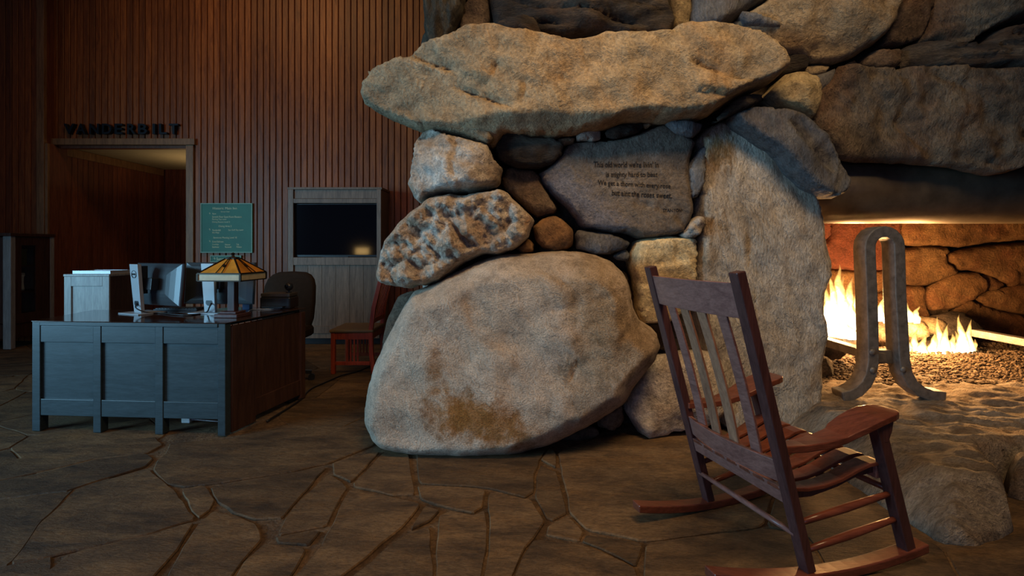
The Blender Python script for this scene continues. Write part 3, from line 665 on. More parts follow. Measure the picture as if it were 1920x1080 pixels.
# printer, webcam and small box on the desk's return
pc = on_desk(517, 579.5); pr = empty('desktop_printer', pc, 'low black printer on the far end of the desk before the office chair', 'printer')
MB().box(pc.x - .13, pc.x + .115, pc.y - .0, pc.y + .17, DT, DT + .095).build('body', M['black'], pr, bevel=.012)
MB().box(pc.x - .125, pc.x + .11, pc.y + .005, pc.y + .16, DT + .095, DT + .125).build('lid', plain('dark_grey_plastic', (.05, .042, .035), .5), pr, bevel=.006)
MB().box(pc.x - .09, pc.x + .075, pc.y - .05, pc.y + .0, DT + .015, DT + .025).build('paper_tray', M['black'], pr)
wc = empty('webcam', (pc.x + .075, pc.y + .07, DT + .125), 'small round black webcam standing on the printer', 'camera')
MB().lathe((pc.x + .075, pc.y + .07, DT + .125), [(.005, 0), (.022, 0), (.022, .006), (.006, .01), (.006, .022), (.002, .022)], 12).build('foot', M['black'], wc)
MB().ball((pc.x + .075, pc.y + .07, DT + .175), .034, 14).build('body', M['black'], wc, smooth=True)
MB(Matrix.Translation((pc.x + .068, pc.y + .0385, DT + .18)) @ Matrix.Rotation(math.pi / 2, 4, 'X')).lathe((0, 0, 0), [(.001, 0), (.016, 0), (.013, .005), (.001, .003)], 14).build('lens', M['screen'], wc, smooth=True)
bb = on_desk(461, 581); sb = empty('card_holder', bb, 'small blue card holder on the desk behind the lamp post', 'box')
MB().box(bb.x - .028, bb.x + .028, bb.y, bb.y + .05, DT, DT + .075).build('body', M['blue'], sb, bevel=.002)
MB().box(bb.x - .022, bb.x + .022, bb.y + .012, bb.y + .03, DT + .075, DT + .09).build('cards', M['paper'], sb)
pn = on_desk(405, 590); tag(MB().box(pn.x - .06, pn.x + .07, pn.y + .0, pn.y + .08, DT, DT + .004).build('paper_sheet', M['paper']), 'white paper sheets lying beside the base of the table lamp', 'paper')
pw_ = FL(330, 803); pa = empty('power_adapter', pw_, 'small white power adapter on the floor under the desk', 'adapter')
MB().box(pw_.x - .03, pw_.x + .03, pw_.y + .1, pw_.y + .15, 0, .05).build('body', M['white_p'], pa, bevel=.005)
MB().tube([(pw_.x + .03, pw_.y + .12, .02), (pw_.x + .12, pw_.y + .14, .006), (pw_.x + .3, pw_.y + .1, .006), (pw_.x + .38, pw_.y + .2, .01)], .004, 6).build('lead', M['cordw'], pa)

# office chair behind the desk
oc = empty('office_chair', (-2.12, 4.75, 0), 'brown office chair with a rounded back behind the printer end of the desk', 'chair')
def rounded_back(cx, cy, z0, z1, w, th, lean):
    rings = []; n = 20
    for k in range(7):
        q = k / 6; y = th * (q - .5); ins = .03 * (2 * q - 1) ** 2
        ring = []
        for i in range(n):
            a = 2 * math.pi * i / n; ca, sa = math.cos(a), math.sin(a); p = .55
            x = math.copysign(abs(ca) ** p, ca) * (w / 2 - ins); zz = math.copysign(abs(sa) ** p, sa) * ((z1 - z0) / 2 - ins)
            ring.append(Vector((cx + x, cy + y + lean * (zz / (z1 - z0)) + .10 * (x / w) ** 2 * -2, (z0 + z1) / 2 + zz)))
        rings.append(ring)
    return MB().loft(rings)
rounded_back(-2.12, 4.92, .42, 1.0, .50, .09, .10).build('backrest', M['brownfab'], oc, smooth=True)
MB().loft([[Vector((-2.12 + x * k, 4.66 + y * k, z)) for x, y in ((-.24, -.2), (-.2, -.24), (.2, -.24), (.24, -.2), (.24, .2), (.2, .23), (-.2, .23), (-.24, .2))] for k, z in ((.92, .40), (1, .42), (1, .47), (.94, .5))]).build('seat', M['brownfab'], oc)
MB().lathe((-2.12, 4.68, .06), [(.03, 0), (.03, .2), (.022, .2), (.022, .34)], 12).build('column', M['black'], oc)
for k in range(5):
    a = 2 * math.pi * k / 5 + .3; e = Vector((-2.12 + .27 * math.cos(a), 4.68 + .27 * math.sin(a), .075))
    lg = MB().beam((-2.12, 4.68, .10), e, .04, .03).build('leg', M['black'], oc)
    MB(Matrix.Translation((e.x, e.y, .03)) @ Matrix.Rotation(a, 4, 'Z') @ Matrix.Rotation(math.pi / 2, 4, 'X')).lathe((0, 0, -.012), [(.005, 0), (.03, 0), (.03, .024), (.005, .024)], 12).build('caster', M['black'], lg)

# cherry side chair
sc_ = empty('side_chair', (-1.53, 5.15, 0), 'red cherry slat back side chair with a tan seat beside the big boulder', 'chair')
XF, XK, YN, YFr = -1.74, -1.345, 4.99, 5.42
for y in (YN, YFr):
    MB().box(XF - .02, XF + .02, y - .02, y + .02, 0, .40).build('front_leg', M['cherry'], sc_, bevel=.003)
    bl = MB(); zz = [0, .2, .42, .65, .96]; xx = [.0, -.025, -.03, .0, .075]
    bl.loft([[Vector((XK + x + a, y + b, z)) for a, b in ((-.021, -.018), (.021, -.018), (.021, .018), (-.021, .018))] for x, z in zip(xx, zz)])
    bl.build('back_post', M['cherry'], sc_, bevel=.003)
    MB().box(XF + .02, XK - .05, y - .012, y + .012, .335, .40).build('seat_rail', M['cherry'], sc_, bevel=.002)
    MB().box(XF + .02, XK - .04, y - .010, y + .010, .085, .12).build('stretcher', M['cherry'], sc_, bevel=.002)
    for k in range(4):
        x = XF + .135 + k * .034; MB().box(x - .008, x + .008, y - .006, y + .006, .12, .335).build('side_slat', M['cherry'], sc_)
for x in (XF, XK - .03): MB().box(x - .012, x + .012, YN + .02, YFr - .02, .335, .40).build('seat_rail', M['cherry'], sc_, bevel=.002)
MB().prism([(XF - .035, YN - .03, .40), (XK - .0, YN - .022, .40), (XK - .0, YFr + .022, .40), (XF - .035, YFr + .03, .40)], (0, 0, .032)).build('seat', M['leather'], sc_, bevel=.012, seg=3)
def bx_(z): return XK + np.interp(z, [0, .2, .42, .65, .96], [.0, -.025, -.03, .0, .075])
MB().beam((bx_(.51), YN + .018, .51), (bx_(.51), YFr - .018, .51), .022, .045).build('back_rail', M['cherry'], sc_, bevel=.002)
MB().beam((bx_(.92), YN + .018, .92), (bx_(.92), YFr - .018, .92), .022, .08).build('crest_rail', M['cherry'], sc_, bevel=.002)
for k in range(6):
    y = YN + .06 + k * (YFr - YN - .12) / 5
    MB().beam((bx_(.53), y, .53), (bx_(.88), y, .88), .026, .010, (1, 0, 0)).build('back_slat', M['cherry'], sc_)
cable('power_cable', [FL(500, 790, .006), FL(560, 752, .006), FL(582, 730, .006), FL(612, 716, .006), FL(640, 704, .006), FL(668, 697, .006), FL(700, 684, .006), FL(722, 676, .006)], .007, M['cord'], 'black power cord running over the floor from the desk to the side chair')

# ------------------------------------------------------------------ the boulder fireplace
FPX = Vector((1.8, 3.6, 0))
fp = empty('fireplace', FPX, 'massive boulder fireplace with a deep firebox and a rough stone hearth', 'fireplace')

def seg_dist(P, poly):
    d = np.full(len(P), 1e9)
    for i in range(len(poly)):
        a, b = poly[i - 1], poly[i]; ab = b - a; L = max(ab @ ab, 1e-12)
        t = np.clip(((P - a) @ ab) / L, 0, 1); q = a + t[:, None] * ab
        d = np.minimum(d, np.hypot(*(P - q).T))
    return d
def np_inside(P, poly):
    c = np.zeros(len(P), bool)
    for i in range(len(poly)):
        a, b = poly[i - 1], poly[i]
        m = ((b[1] > P[:, 1]) != (a[1] > P[:, 1]))
        with np.errstate(divide='ignore', invalid='ignore'):
            xi = (a[0] - b[0]) * (P[:, 1] - b[1]) / (a[1] - b[1]) + b[0]
        c ^= m & (P[:, 0] < xi)
    return c
def smooth_loop(pts):
    # one corner-cutting pass that keeps the tracing but takes off the points
    out = []
    n = len(pts)
    for i in range(n):
        a, p, b = pts[i - 1], pts[i], pts[(i + 1) % n]
        out.extend([p + (a - p) * .12, p + (b - p) * .12])
    return out
def rock_mesh(poly, fwd, back, R, step, seed, rough, lump, lumpf, ridge, cells, to3, facets=None, cuts=(), faults=(), crag=None):
    """poly: 2-D loop; a closed rock whose face swells by fwd and whose rear goes back by back."""
    poly = smooth_loop([np.array(p, float) for p in poly])
    loop = []
    for i in range(len(poly)):
        a, b = poly[i], poly[(i + 1) % len(poly)]; k = max(1, int(np.hypot(*(b - a)) / step))
        for j in range(k):
            q = a + (b - a) * j / k
            nv = noise.noise_vector((q[0] * 5 + seed, q[1] * 5, seed * .7)) * .55 + noise.noise_vector((q[0] * 16 + seed, q[1] * 16, seed)) * .45
            loop.append(q + np.array([nv.x, nv.y]) * rough)
    loop = np.array(loop); lo, hi = loop.min(0), loop.max(0)
    xs = np.arange(lo[0], hi[0], step); ys = np.arange(lo[1], hi[1], step * .87)
    G = np.array([(x + (j % 2) * step / 2, y) for j, y in enumerate(ys) for x in xs])
    r2 = np.random.RandomState(seed); G = G + r2.uniform(-.22, .22, G.shape) * step
    G = G[np_inside(G, loop)]
    if len(G): G = G[seg_dist(G, loop) > step * .55]
    n = len(loop)
    vs = [Vector(p) for p in loop] + [Vector(p) for p in G]
    res = delaunay_2d_cdt(vs, [(i, (i + 1) % n) for i in range(n)], [], 1, 1e-6)
    V2 = np.array([v[:] for v in res[0]]); T = [tuple(f) for f in res[2]]
    d = seg_dist(V2, loop); bd = d < 1e-5
    t = np.clip(d / R, 0, 1); prof = np.sqrt(np.clip(1 - (1 - t) ** 2, 0, 1))
    front = []
    ext = (hi - lo); mid = (hi + lo) / 2; planes = []
    if facets:
        r3 = random.Random(seed * 13 + 5)
        for k in range(facets[0]):
            an = 2 * math.pi * (k + r3.uniform(-.35, .35)) / facets[0]; rad = r3.uniform(.02, .30)
            px_, py_ = mid[0] + ext[0] * rad * math.cos(an), mid[1] + ext[1] * rad * math.sin(an)
            sl = facets[1] * r3.uniform(.5, 1.5)
            planes.append((px_, py_, -sl * math.cos(an), -sl * math.sin(an), r3.uniform(.8, 1.05)))
    for (x, y), p, dd in zip(V2, prof, d):
        h = fwd * p
        for (qx, qy, ux, uy, sl_, k0) in cuts: h = min(h, fwd * k0 - sl_ * max(0., (x - qx) * ux + (y - qy) * uy))
        for (qx, qy, gx_, gy_, k0) in planes:
            w_ = .05 * noise.noise((x * 5 + seed, y * 5, qx * 9))
            h = min(h, fwd * k0 + gx_ * (x - qx) + gy_ * (y - qy) + w_ * fwd)
        if crag:
            q = Vector((x * crag[1] + seed * 2.3, y * crag[1] * crag[2] + x * crag[3], seed * .9))
            h += crag[0] * min(1., dd / (R * .5 + 1e-6)) * (noise.turbulence(q, 4, True) - .45)
        for (x0_, y0_, x1_, y1_, dep, wid, stp) in faults:
            ux, uy = x1_ - x0_, y1_ - y0_; L = math.hypot(ux, uy); ux /= L; uy /= L
            tt = (x - x0_) * ux + (y - y0_) * uy; wob = .35 * wid * noise.noise((tt * 30, seed, dep * 50)) + .6 * wid * noise.noise((tt * 7, seed, dep * 90))
            nn = -(x - x0_) * uy + (y - y0_) * ux + wob
            if -wid < tt < L + wid and abs(nn) < max(4 * wid, .12):
                en = min(1., max(0., (min(tt, L - tt) + wid) / (.25 * L + wid)))
                h -= en * dep * math.exp(-(nn / wid) ** 2)
                if stp: h -= en * stp * max(0., 1 - abs(nn) / .12) * (1 / (1 + math.exp(-nn / (wid * .35))))
        h = max(h, fwd * p * .22)
        fade = min(1., dd / (R * .4 + 1e-6))
        if lump:
            q = Vector((x * lumpf + seed * 3.1, y * lumpf, seed * 1.7))
            h += lump * fade * (noise.fractal(q, .9, 2.1, 5) )
        if ridge:
            q = Vector((x * ridge[1] * ridge[3] + y * ridge[4] + seed, y * ridge[2] - x * ridge[4], seed * .3))
            h += ridge[0] * fade * (1 - 2 * abs(noise.noise(q))) + ridge[0] * .5 * fade * noise.noise(q * 3.1)
        if cells:
            q = Vector((x * cells[1] + seed, y * cells[1], seed * .37)); q += noise.noise_vector(q * .8) * .5
            dv = noise.voronoi(q)[0]; h += cells[0] * fade * min(.5, dv[1] - dv[0]) * 2
        front.append(h)
    idx2 = {}; verts = []
    for i, (x, y) in enumerate(V2): verts.append(to3(x, y, -front[i] if not bd[i] else 0.))
    faces = list(T)
    for i, (x, y) in enumerate(V2):
        if bd[i]: idx2[i] = i
        else:
            idx2[i] = len(verts); k = 1 - .15 * (prof[i])
            verts.append(to3(x, y, back * prof[i]))
    faces += [tuple(idx2[i] for i in reversed(f)) for f in T]
    return verts, faces
NS = [0]
def stone(name, out, D, fwd, mat, back=.3, R=None, rough=.018, lump=.035, lumpf=3.0, ridge=None, cells=None, step=.026, label=None, parent=None, tilt=0., facets=(5, .35), cuts=(), faults=(), crag=(.022, 6., 1., 0.)):
    NS[0] += 1; seed = NS[0]
    pts = [W(x, y, D) for x, y in out]; poly = [(p.x, p.z) for p in pts]
    a = np.array(poly); wmin = min(np.ptp(a[:, 0]), np.ptp(a[:, 1]))
    R = R or max(.02, wmin * .16)
    cz = a[:, 1].mean()
    vs, fs = rock_mesh(poly, fwd, back, R, step, seed, rough, lump, lumpf, ridge, cells, lambda x, z, d: Vector((x, D + d + tilt * (z - cz), z)), facets, [(W(a, b, D).x, W(a, b, D).z, c, e, f, g) for a, b, c, e, f, g in cuts], [(W(a, b, D).x, W(a, b, D).z, W(c, e, D).x, W(c, e, D).z, dp, wd_, st_) for a, b, c, e, dp, wd_, st_ in faults], crag)
    o = MB().add(vs, fs).build(name, M[mat], parent or fp, smooth=True)
    if label: o['label'] = label
    return o
# mortar body of the chimney behind the stones
core = MB().box(-.58, 1.5, 3.62, 5.5, -.01, 1.9).box(-.58, 6.8, 3.62, 5.5, 1.9, 4.2).box(1.5, 6.8, 5.42, 5.7, -.01, 1.9).box(6.2, 6.8, 3.62, 5.42, -.01, 1.9)
core.build('mortar_core', M['mortar'], fp)

# upper course
stone('stone', [(795,-90),(796,40),(799,75),(806,92),(820,97),(838,82),(850,57),(868,25),(876,-20),(876,-90)], 3.45, .16, 'bark', ridge=(.02,12,2,1,.6), lump=.02, step=.016, crag=(.045,12.,.25,2.), R=.04)
stone('stone', [(878,-90),(872,0),(860,50),(870,64),(905,62),(921,45),(918,8),(905,-90)], 3.52, .12, 'brown')
stone('stone', [(843,82),(850,60),(858,55),(864,66),(852,78)], 3.5, .04, 'tan', step=.018, back=.15)
stone('stone', [(906,-90),(918,8),(926,52),(960,62),(1015,73),(1060,76),(1113,72),(1150,75),(1243,72),(1254,64),(1262,55),(1258,38),(1243,7),(1226,-90)], 3.46, .22, 'dark', ridge=(.02,1.6,7,1,1.8), lump=.03, step=.02, crag=(.05,3.,3.,1.), faults=[(925,5,1235,72,.04,.012,.04),(950,-25,1250,42,.04,.012,.05),(1000,-60,1250,15,.03,.012,.04),(940,40,1060,60,.03,.01,.03)])
stone('stone', [(920,52),(950,42),(978,30),(1005,36),(1017,66),(1012,78),(985,70),(950,62)], 3.36, .10, 'dark', lump=.03, step=.02)
stone('stone', [(1012,78),(1060,72),(1117,72),(1118,90),(1062,98),(1025,90)], 3.52, .05, 'brown', back=.15)
stone('stone', [(1250,-90),(1257,0),(1262,54),(1280,58),(1294,54),(1299,0),(1301,-90)], 3.46, .08, 'yellow')
stone('stone', [(1303,-90),(1298,0),(1296,48),(1306,58),(1340,58),(1368,42),(1412,17),(1436,0),(1480,-90)], 3.42, .14, 'slate')
stone('stone', [(1440,-90),(1434,2),(1400,25),(1372,44),(1381,62),(1412,78),(1425,92),(1440,103),(1462,107),(1505,113),(1522,120),(1570,120),(1593,110),(1640,80),(1656,60),(1672,20),(1684,-10),(1690,-90)], 3.44, .2, 'tan', lump=.05, ridge=(.02,3,5,1,1.))
stone('stone', [(1388,22),(1412,24),(1445,32),(1466,42),(1462,50),(1430,50),(1398,44)], 3.3, .04, 'slate', back=.14, step=.018)  # dark slate patch put in for crease shade, not a separate stone
stone('stone', [(1692,-90),(1686,0),(1674,22),(1658,62),(1653,85),(1692,86),(1726,72),(1740,44),(1745,0),(1750,-90)], 3.48, .12, 'brown')
stone('stone', [(1608,127),(1618,112),(1635,98),(1678,90),(1689,100),(1686,117),(1672,132),(1640,134)], 3.44, .08, 'brown', step=.02)
stone('stone', [(1752,-90),(1747,0),(1742,50),(1729,76),(1765,84),(1802,90),(1842,62),(1880,46),(1960,40),(2080,40),(2080,-90)], 3.44, .16, 'lintel', ridge=(.025,1.2,12,1,1.), lump=.03, step=.018, crag=(.05,3.,4.,0.), R=.05)
stone('stone', [(1692,92),(1727,78),(1766,87),(1822,91),(1852,64),(1920,48),(2080,44),(2080,140),(1920,138),(1830,136),(1773,133),(1713,127),(1680,130),(1692,115)], 3.46, .14, 'dark', ridge=(.03,1.2,12,1,.6), lump=.03, step=.018, crag=(.05,3.,4.,0.), R=.05)
stone('stone', [(2084,-90),(2082,138),(2300,142),(2730,140),(2730,-90)], 3.46, .16, 'brown')
stone('stone', [(1506,126),(1530,122),(1556,125),(1546,137),(1520,141)], 3.44, .03, 'tan', step=.016, back=.12)
stone('stone', [(1580,126),(1605,112),(1607,128),(1592,131)], 3.46, .03, 'orange', step=.016, back=.12)
stone('stone', [(1455,116),(1470,106),(1500,108),(1508,120),(1507,137),(1485,146),(1461,147),(1452,135)], 3.44, .09, 'dark', step=.018)
stone('stone', [(1525,144),(1550,135),(1567,129),(1565,145),(1550,166),(1535,177),(1527,166)], 3.4, .05, 'slate', step=.018, back=.15)
stone('stone', [(1433,186),(1442,174),(1460,155),(1472,141),(1500,137),(1520,143),(1529,160),(1532,185),(1526,206),(1513,231),(1495,222),(1470,209),(1446,201)], 3.38, .14, 'yellow', ridge=(.02,4,3,1,1.), step=.02)
# mantel boulder
stone('mantel_stone', [(681,180),(686,160),(700,139),(730,127),(762,116),(771,121),(797,96),(830,86),(843,80),(877,65),(927,60),(947,68),(975,72),(1007,78),(1060,92),(1090,90),(1123,73),(1160,73),(1240,75),(1254,62),(1280,55),(1315,58),(1380,72),(1413,83),(1433,100),(1453,121),(1455,140),(1438,163),(1403,175),(1380,183),(1347,204),(1323,220),(1297,229),(1262,232),(1207,229),(1160,236),(1130,246),(1080,252),(1035,262),(990,260),(947,256),(930,278),(900,275),(867,258),(830,250),(790,246),(757,231),(713,213),(683,196)],
      3.3, .30, 'tan', back=.32, lump=.035, lumpf=2.6, ridge=(.012,2.2,4.2,1,2.2), rough=.02, R=.10, facets=(5,.12), cuts=[(687,172,-.38,-.92,.75,.9),(767,196,-.38,-.92,.75,1.),(867,252,-.2,-.98,1.0,.8),(1200,215,0,-1,1.2,1.)], step=.02, crag=(.016,4.,1.3,0.), faults=[(772,121,870,156,.035,.010,.03),(855,177,968,224,.045,.012,.03),(932,138,925,166,.02,.010,.012),(925,166,902,184,.015,.010,0),(982,168,975,212,.016,.010,.012),(1040,163,1068,176,.02,.008,0),(1270,136,1335,164,.04,.014,.03),(1335,164,1392,172,.04,.012,.02),(1275,190,1345,196,.035,.014,-.03),(1345,196,1400,178,.035,.012,-.02),(690,172,760,196,.01,.008,0)], label='long pale brown boulder laid as the mantel')
stone('stone', [(865,245),(869,224),(893,226),(921,240),(927,262),(914,269),(890,258)], 3.17, .06, 'tan', step=.018, back=.14)
# stones between mantel and lintel
stone('stone', [(1333,227),(1350,213),(1370,193),(1400,177),(1421,178),(1433,190),(1402,206),(1372,216),(1346,228)], 3.24, .07, 'dark', step=.02)
stone('stone', [(1365,220),(1376,212),(1400,205),(1440,205),(1490,213),(1511,231),(1531,250),(1551,276),(1568,310),(1584,341),(1577,364),(1556,374),(1530,365),(1500,350),(1475,326),(1445,292),(1410,262),(1376,236)], 3.3, .15, 'slate', lump=.02, step=.018, R=.05, crag=(.012,6,1.,2.), facets=(3,.15), cuts=[(1388,224,-.70,-.71,1.3,.9)], faults=[(1462,232,1500,285,.03,.008,.05),(1500,285,1545,330,.03,.008,.05),(1455,262,1500,250,.012,.007,0),(1560,300,1545,365,.014,.007,.02)], label='blue grey slate slab leaning over the firebox opening')
stone('lintel_stone', [(1571,122),(1630,129),(1671,133),(1708,127),(1773,128),(1800,135),(1920,139),(2080,142),(2730,140),(2730,322),(2080,322),(1990,306),(1920,311),(1882,325),(1845,328),(1813,322),(1760,313),(1697,308),(1613,305),(1571,301),(1553,278),(1533,251),(1520,231),(1523,213),(1533,187),(1537,174),(1563,142)],
      3.38, .22, 'lintel', back=.12, lump=.04, lumpf=2.6, ridge=(.02,2.2,3.5,1,2.6), R=.10, step=.022, crag=(.055,4.5,1.3,1.5), facets=(5,.10), faults=[(1668,232,1692,262,.04,.014,.03),(1692,262,1728,300,.04,.012,.03),(1682,212,1664,236,.03,.010,0),(1882,272,1922,244,.04,.014,.03),(1720,150,1790,180,.02,.014,.03),(1600,150,1680,155,.015,.012,.02)], label='broad brown lintel stone over the firebox')
# pier, upper part
stone('stone', [(793,248),(810,243),(847,258),(867,262),(920,277),(928,300),(942,317),(936,347),(913,358),(847,365),(806,368),(790,383),(774,370),(767,347),(774,323),(777,297),(780,267)], 3.32, .26, 'white', lump=.02, ridge=(.012,3,3,1,1.), step=.018, R=.07, facets=(5,.45), crag=(.04,7,1.,0.), faults=[(850,262,860,288,.012,.010,.03),(860,288,850,310,.012,.010,.03),(850,310,856,345,.012,.010,.03),(790,270,812,262,.02,.010,.03)])
stone('stone', [(927,282),(943,257),(957,252),(997,262),(1040,260),(1057,273),(1051,297),(1034,310),(1007,317),(967,313),(932,300)], 3.36, .16, 'dark', step=.02, lump=.03)
stone('stone', [(943,318),(967,315),(1003,318),(1013,334),(1024,358),(1047,390),(1041,401),(1010,410),(992,398),(963,370),(946,352),(938,340)], 3.46, .12, 'brown', step=.022)
ins = stone('inscribed_stone', [(1010,327),(1030,313),(1056,281),(1073,268),(1127,267),(1160,260),(1200,248),(1240,236),(1263,250),(1290,263),(1298,277),(1288,303),(1286,333),(1291,367),(1294,387),(1288,417),(1273,440),(1247,447),(1193,449),(1180,441),(1123,434),(1090,427),(1077,407),(1057,387),(1033,367),(1015,343)], 3.46, .15, 'inscr', lump=.012, lumpf=2., R=.05, facets=None, step=.02, crag=(.010,6.,1.,0.), cuts=[(1068,340,-.75,-.66,.28,1.)], faults=[(1178,388,1215,392,.010,.008,.02),(1215,392,1248,406,.012,.008,.02),(1248,406,1276,432,.012,.008,.02)], label='flat grey brown stone carved with four lines of verse')
stone('stone', [(1043,262),(1060,257),(1077,258),(1075,270),(1055,274)], 3.34, .04, 'tan', step=.016, back=.12)
stone('stone', [(1078,250),(1087,243),(1110,238),(1127,247),(1127,263),(1107,268),(1080,265)], 3.32, .06, 'granite', step=.016, back=.14)
stone('stone', [(1130,257),(1140,243),(1163,232),(1200,227),(1207,237),(1193,250),(1160,260)], 3.3, .05, 'dark', step=.018, back=.14)
stone('stone', [(1205,233),(1215,228),(1223,233),(1213,241)], 3.34, .03, 'yellow', step=.014, back=.1)
stone('stone', [(1247,231),(1263,220),(1297,227),(1317,233),(1313,247),(1297,260),(1266,250)], 3.3, .06, 'slate', step=.018, back=.14)
stone('stone', [(1288,318),(1297,297),(1312,278),(1327,270),(1329,281),(1322,300),(1320,330),(1318,350),(1306,371),(1292,373),(1288,350)], 3.36, .06, 'slate', step=.018, back=.12)
stone('stone', [(1275,441),(1290,417),(1305,405),(1319,407),(1321,420),(1315,436),(1303,447),(1285,448)], 3.38, .08, 'granite', cells=(.03,10.), step=.016, back=.14)
stone('stone', [(1000,428),(1013,413),(1040,403),(1053,410),(1077,433),(1074,462),(1047,473),(1017,468),(1003,450)], 3.42, .13, 'orange', step=.02)
stone('stone', [(966,464),(990,447),(1003,457),(1002,470),(980,476)], 3.4, .05, 'orange', step=.016, back=.12)
stone('stone', [(1078,443),(1084,432),(1113,433),(1147,440),(1183,453),(1173,467),(1143,478),(1097,472),(1080,467)], 3.4, .10, 'slate', step=.018)
stone('stone', [(1147,478),(1172,467),(1181,478),(1178,491),(1157,488)], 3.4, .06, 'slate', step=.016, back=.14)
# rough pitted pale stone
stone('pitted_stone', [(708,505),(716,477),(727,453),(747,423),(783,393),(807,370),(840,365),(867,365),(913,360),(937,355),(954,363),(968,380),(987,397),(1003,413),(1000,427),(990,447),(967,463),(940,477),(893,480),(867,497),(840,517),(807,533),(773,541),(747,540),(720,534),(708,520)], 3.3, .26, 'pale', cells=None, crag=(.085,7.5,1.,2.), lump=.03, lumpf=14., rough=.03, step=.0125, R=.11, facets=(4,.12), faults=[(790,440,850,500,.03,.016,0),(835,400,890,470,.03,.014,0),(900,385,955,440,.028,.012,0)], label='pale rough stone with a deeply pitted face')
stone('stone', [(1180,478),(1190,453),(1213,448),(1258,443),(1300,445),(1304,456),(1303,500),(1299,532),(1292,572),(1262,602),(1229,606),(1202,607),(1195,584),(1189,541),(1183,515)], 3.42, .12, 'yellow', lump=.012, step=.018, R=.04, facets=(3,.12), faults=[(1192,502,1302,484,.015,.008,.015),(1186,535,1300,526,.014,.008,.015),(1196,585,1230,560,.012,.008,.01)])
stone('stone', [(1160,500),(1185,520),(1196,590),(1204,607),(1240,606),(1256,660),(1215,650),(1180,600)], 3.54, .05, 'brown', back=.2)
# great boulder
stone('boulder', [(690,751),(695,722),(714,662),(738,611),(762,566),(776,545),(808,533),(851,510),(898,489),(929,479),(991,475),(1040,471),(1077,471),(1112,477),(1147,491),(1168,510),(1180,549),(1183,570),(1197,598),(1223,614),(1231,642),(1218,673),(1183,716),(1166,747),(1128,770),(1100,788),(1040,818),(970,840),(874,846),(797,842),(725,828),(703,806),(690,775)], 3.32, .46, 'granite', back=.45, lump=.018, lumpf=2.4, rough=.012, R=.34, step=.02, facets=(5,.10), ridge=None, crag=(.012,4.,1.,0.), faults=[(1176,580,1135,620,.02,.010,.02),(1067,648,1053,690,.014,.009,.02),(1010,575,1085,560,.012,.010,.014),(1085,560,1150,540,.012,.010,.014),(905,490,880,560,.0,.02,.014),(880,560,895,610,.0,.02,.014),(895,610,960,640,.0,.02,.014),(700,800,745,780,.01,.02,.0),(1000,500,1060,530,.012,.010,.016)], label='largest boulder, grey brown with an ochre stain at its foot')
stone('stone', [(712,676),(719,634),(731,588),(746,553),(772,543),(830,545),(830,700),(735,705),(715,700)], 3.6, .12, 'brown', back=.4)
stone('stone', [(1168,764),(1175,738),(1189,708),(1228,673),(1250,664),(1300,660),(1340,657),(1352,690),(1354,740),(1340,780),(1300,800),(1270,800),(1220,812),(1197,812),(1180,785)], 3.44, .22, 'white', step=.024)
stone('stone', [(1117,785),(1135,763),(1162,751),(1168,763),(1171,790),(1150,806),(1123,802)], 3.4, .07, 'brown', step=.02)
stone('stone', [(1100,800),(1060,812),(1018,830),(1040,836),(1110,822),(1130,808)], 3.3, .05, 'brown', step=.02, back=.2)
# upright slab
stone('upright_slab', [(1296,262),(1330,232),(1364,226),(1400,256),(1440,291),(1475,331),(1506,361),(1518,390),(1525,420),(1530,455),(1537,488),(1535,520),(1522,545),(1519,580),(1528,605),(1530,628),(1526,655),(1525,700),(1522,738),(1509,768),(1494,790),(1440,800),(1345,800),(1325,700),(1305,600),(1296,520),(1298,440),(1300,350)], 3.52, .20, 'slab', back=.5, lump=.03, lumpf=2.4, ridge=(.008,3.4,.8,1,.3), R=.06, step=.022, crag=(.014,4.,.6,0.), facets=(3,.05), faults=[(1376,430,1384,520,.014,.007,.012),(1384,520,1398,610,.014,.007,.012),(1445,380,1415,398,.014,.007,.01),(1345,235,1352,262,.015,.01,.01)], label='tall grey tan slab standing on end beside the firebox')
# side face of the chimney towards the plank wall
for (y0, y1, z0, z1, mt) in [(3.7,4.35,0,.75,'granite'),(4.4,5.1,0,.6,'tan'),(3.7,4.2,.8,1.5,'white'),(4.25,5.0,.65,1.4,'brown'),(3.7,4.4,1.55,2.2,'tan'),(4.45,5.3,1.45,2.1,'slate'),(3.75,4.5,2.25,3.0,'bark'),(4.55,5.4,2.15,2.9,'dark')]:
    NS[0] += 1
    cy, cz, ry, rz = (y0 + y1) / 2, (z0 + z1) / 2, (y1 - y0) / 2, (z1 - z0) / 2
    poly = [(cy + ry * math.cos(a) * (1 if abs(math.cos(a)) > .4 else .9), cz + rz * math.copysign(abs(math.sin(a)) ** .7, math.sin(a))) for a in [2 * math.pi * k / 12 for k in range(12)]]
    vs, fs = rock_mesh(poly, .1, .1, .12, .05, NS[0], .02, .03, 3., None, None, lambda y, z, d: Vector((-.58 + d, y, z)))
    MB().add(vs, fs).build('stone', M[mt], fp, smooth=True)

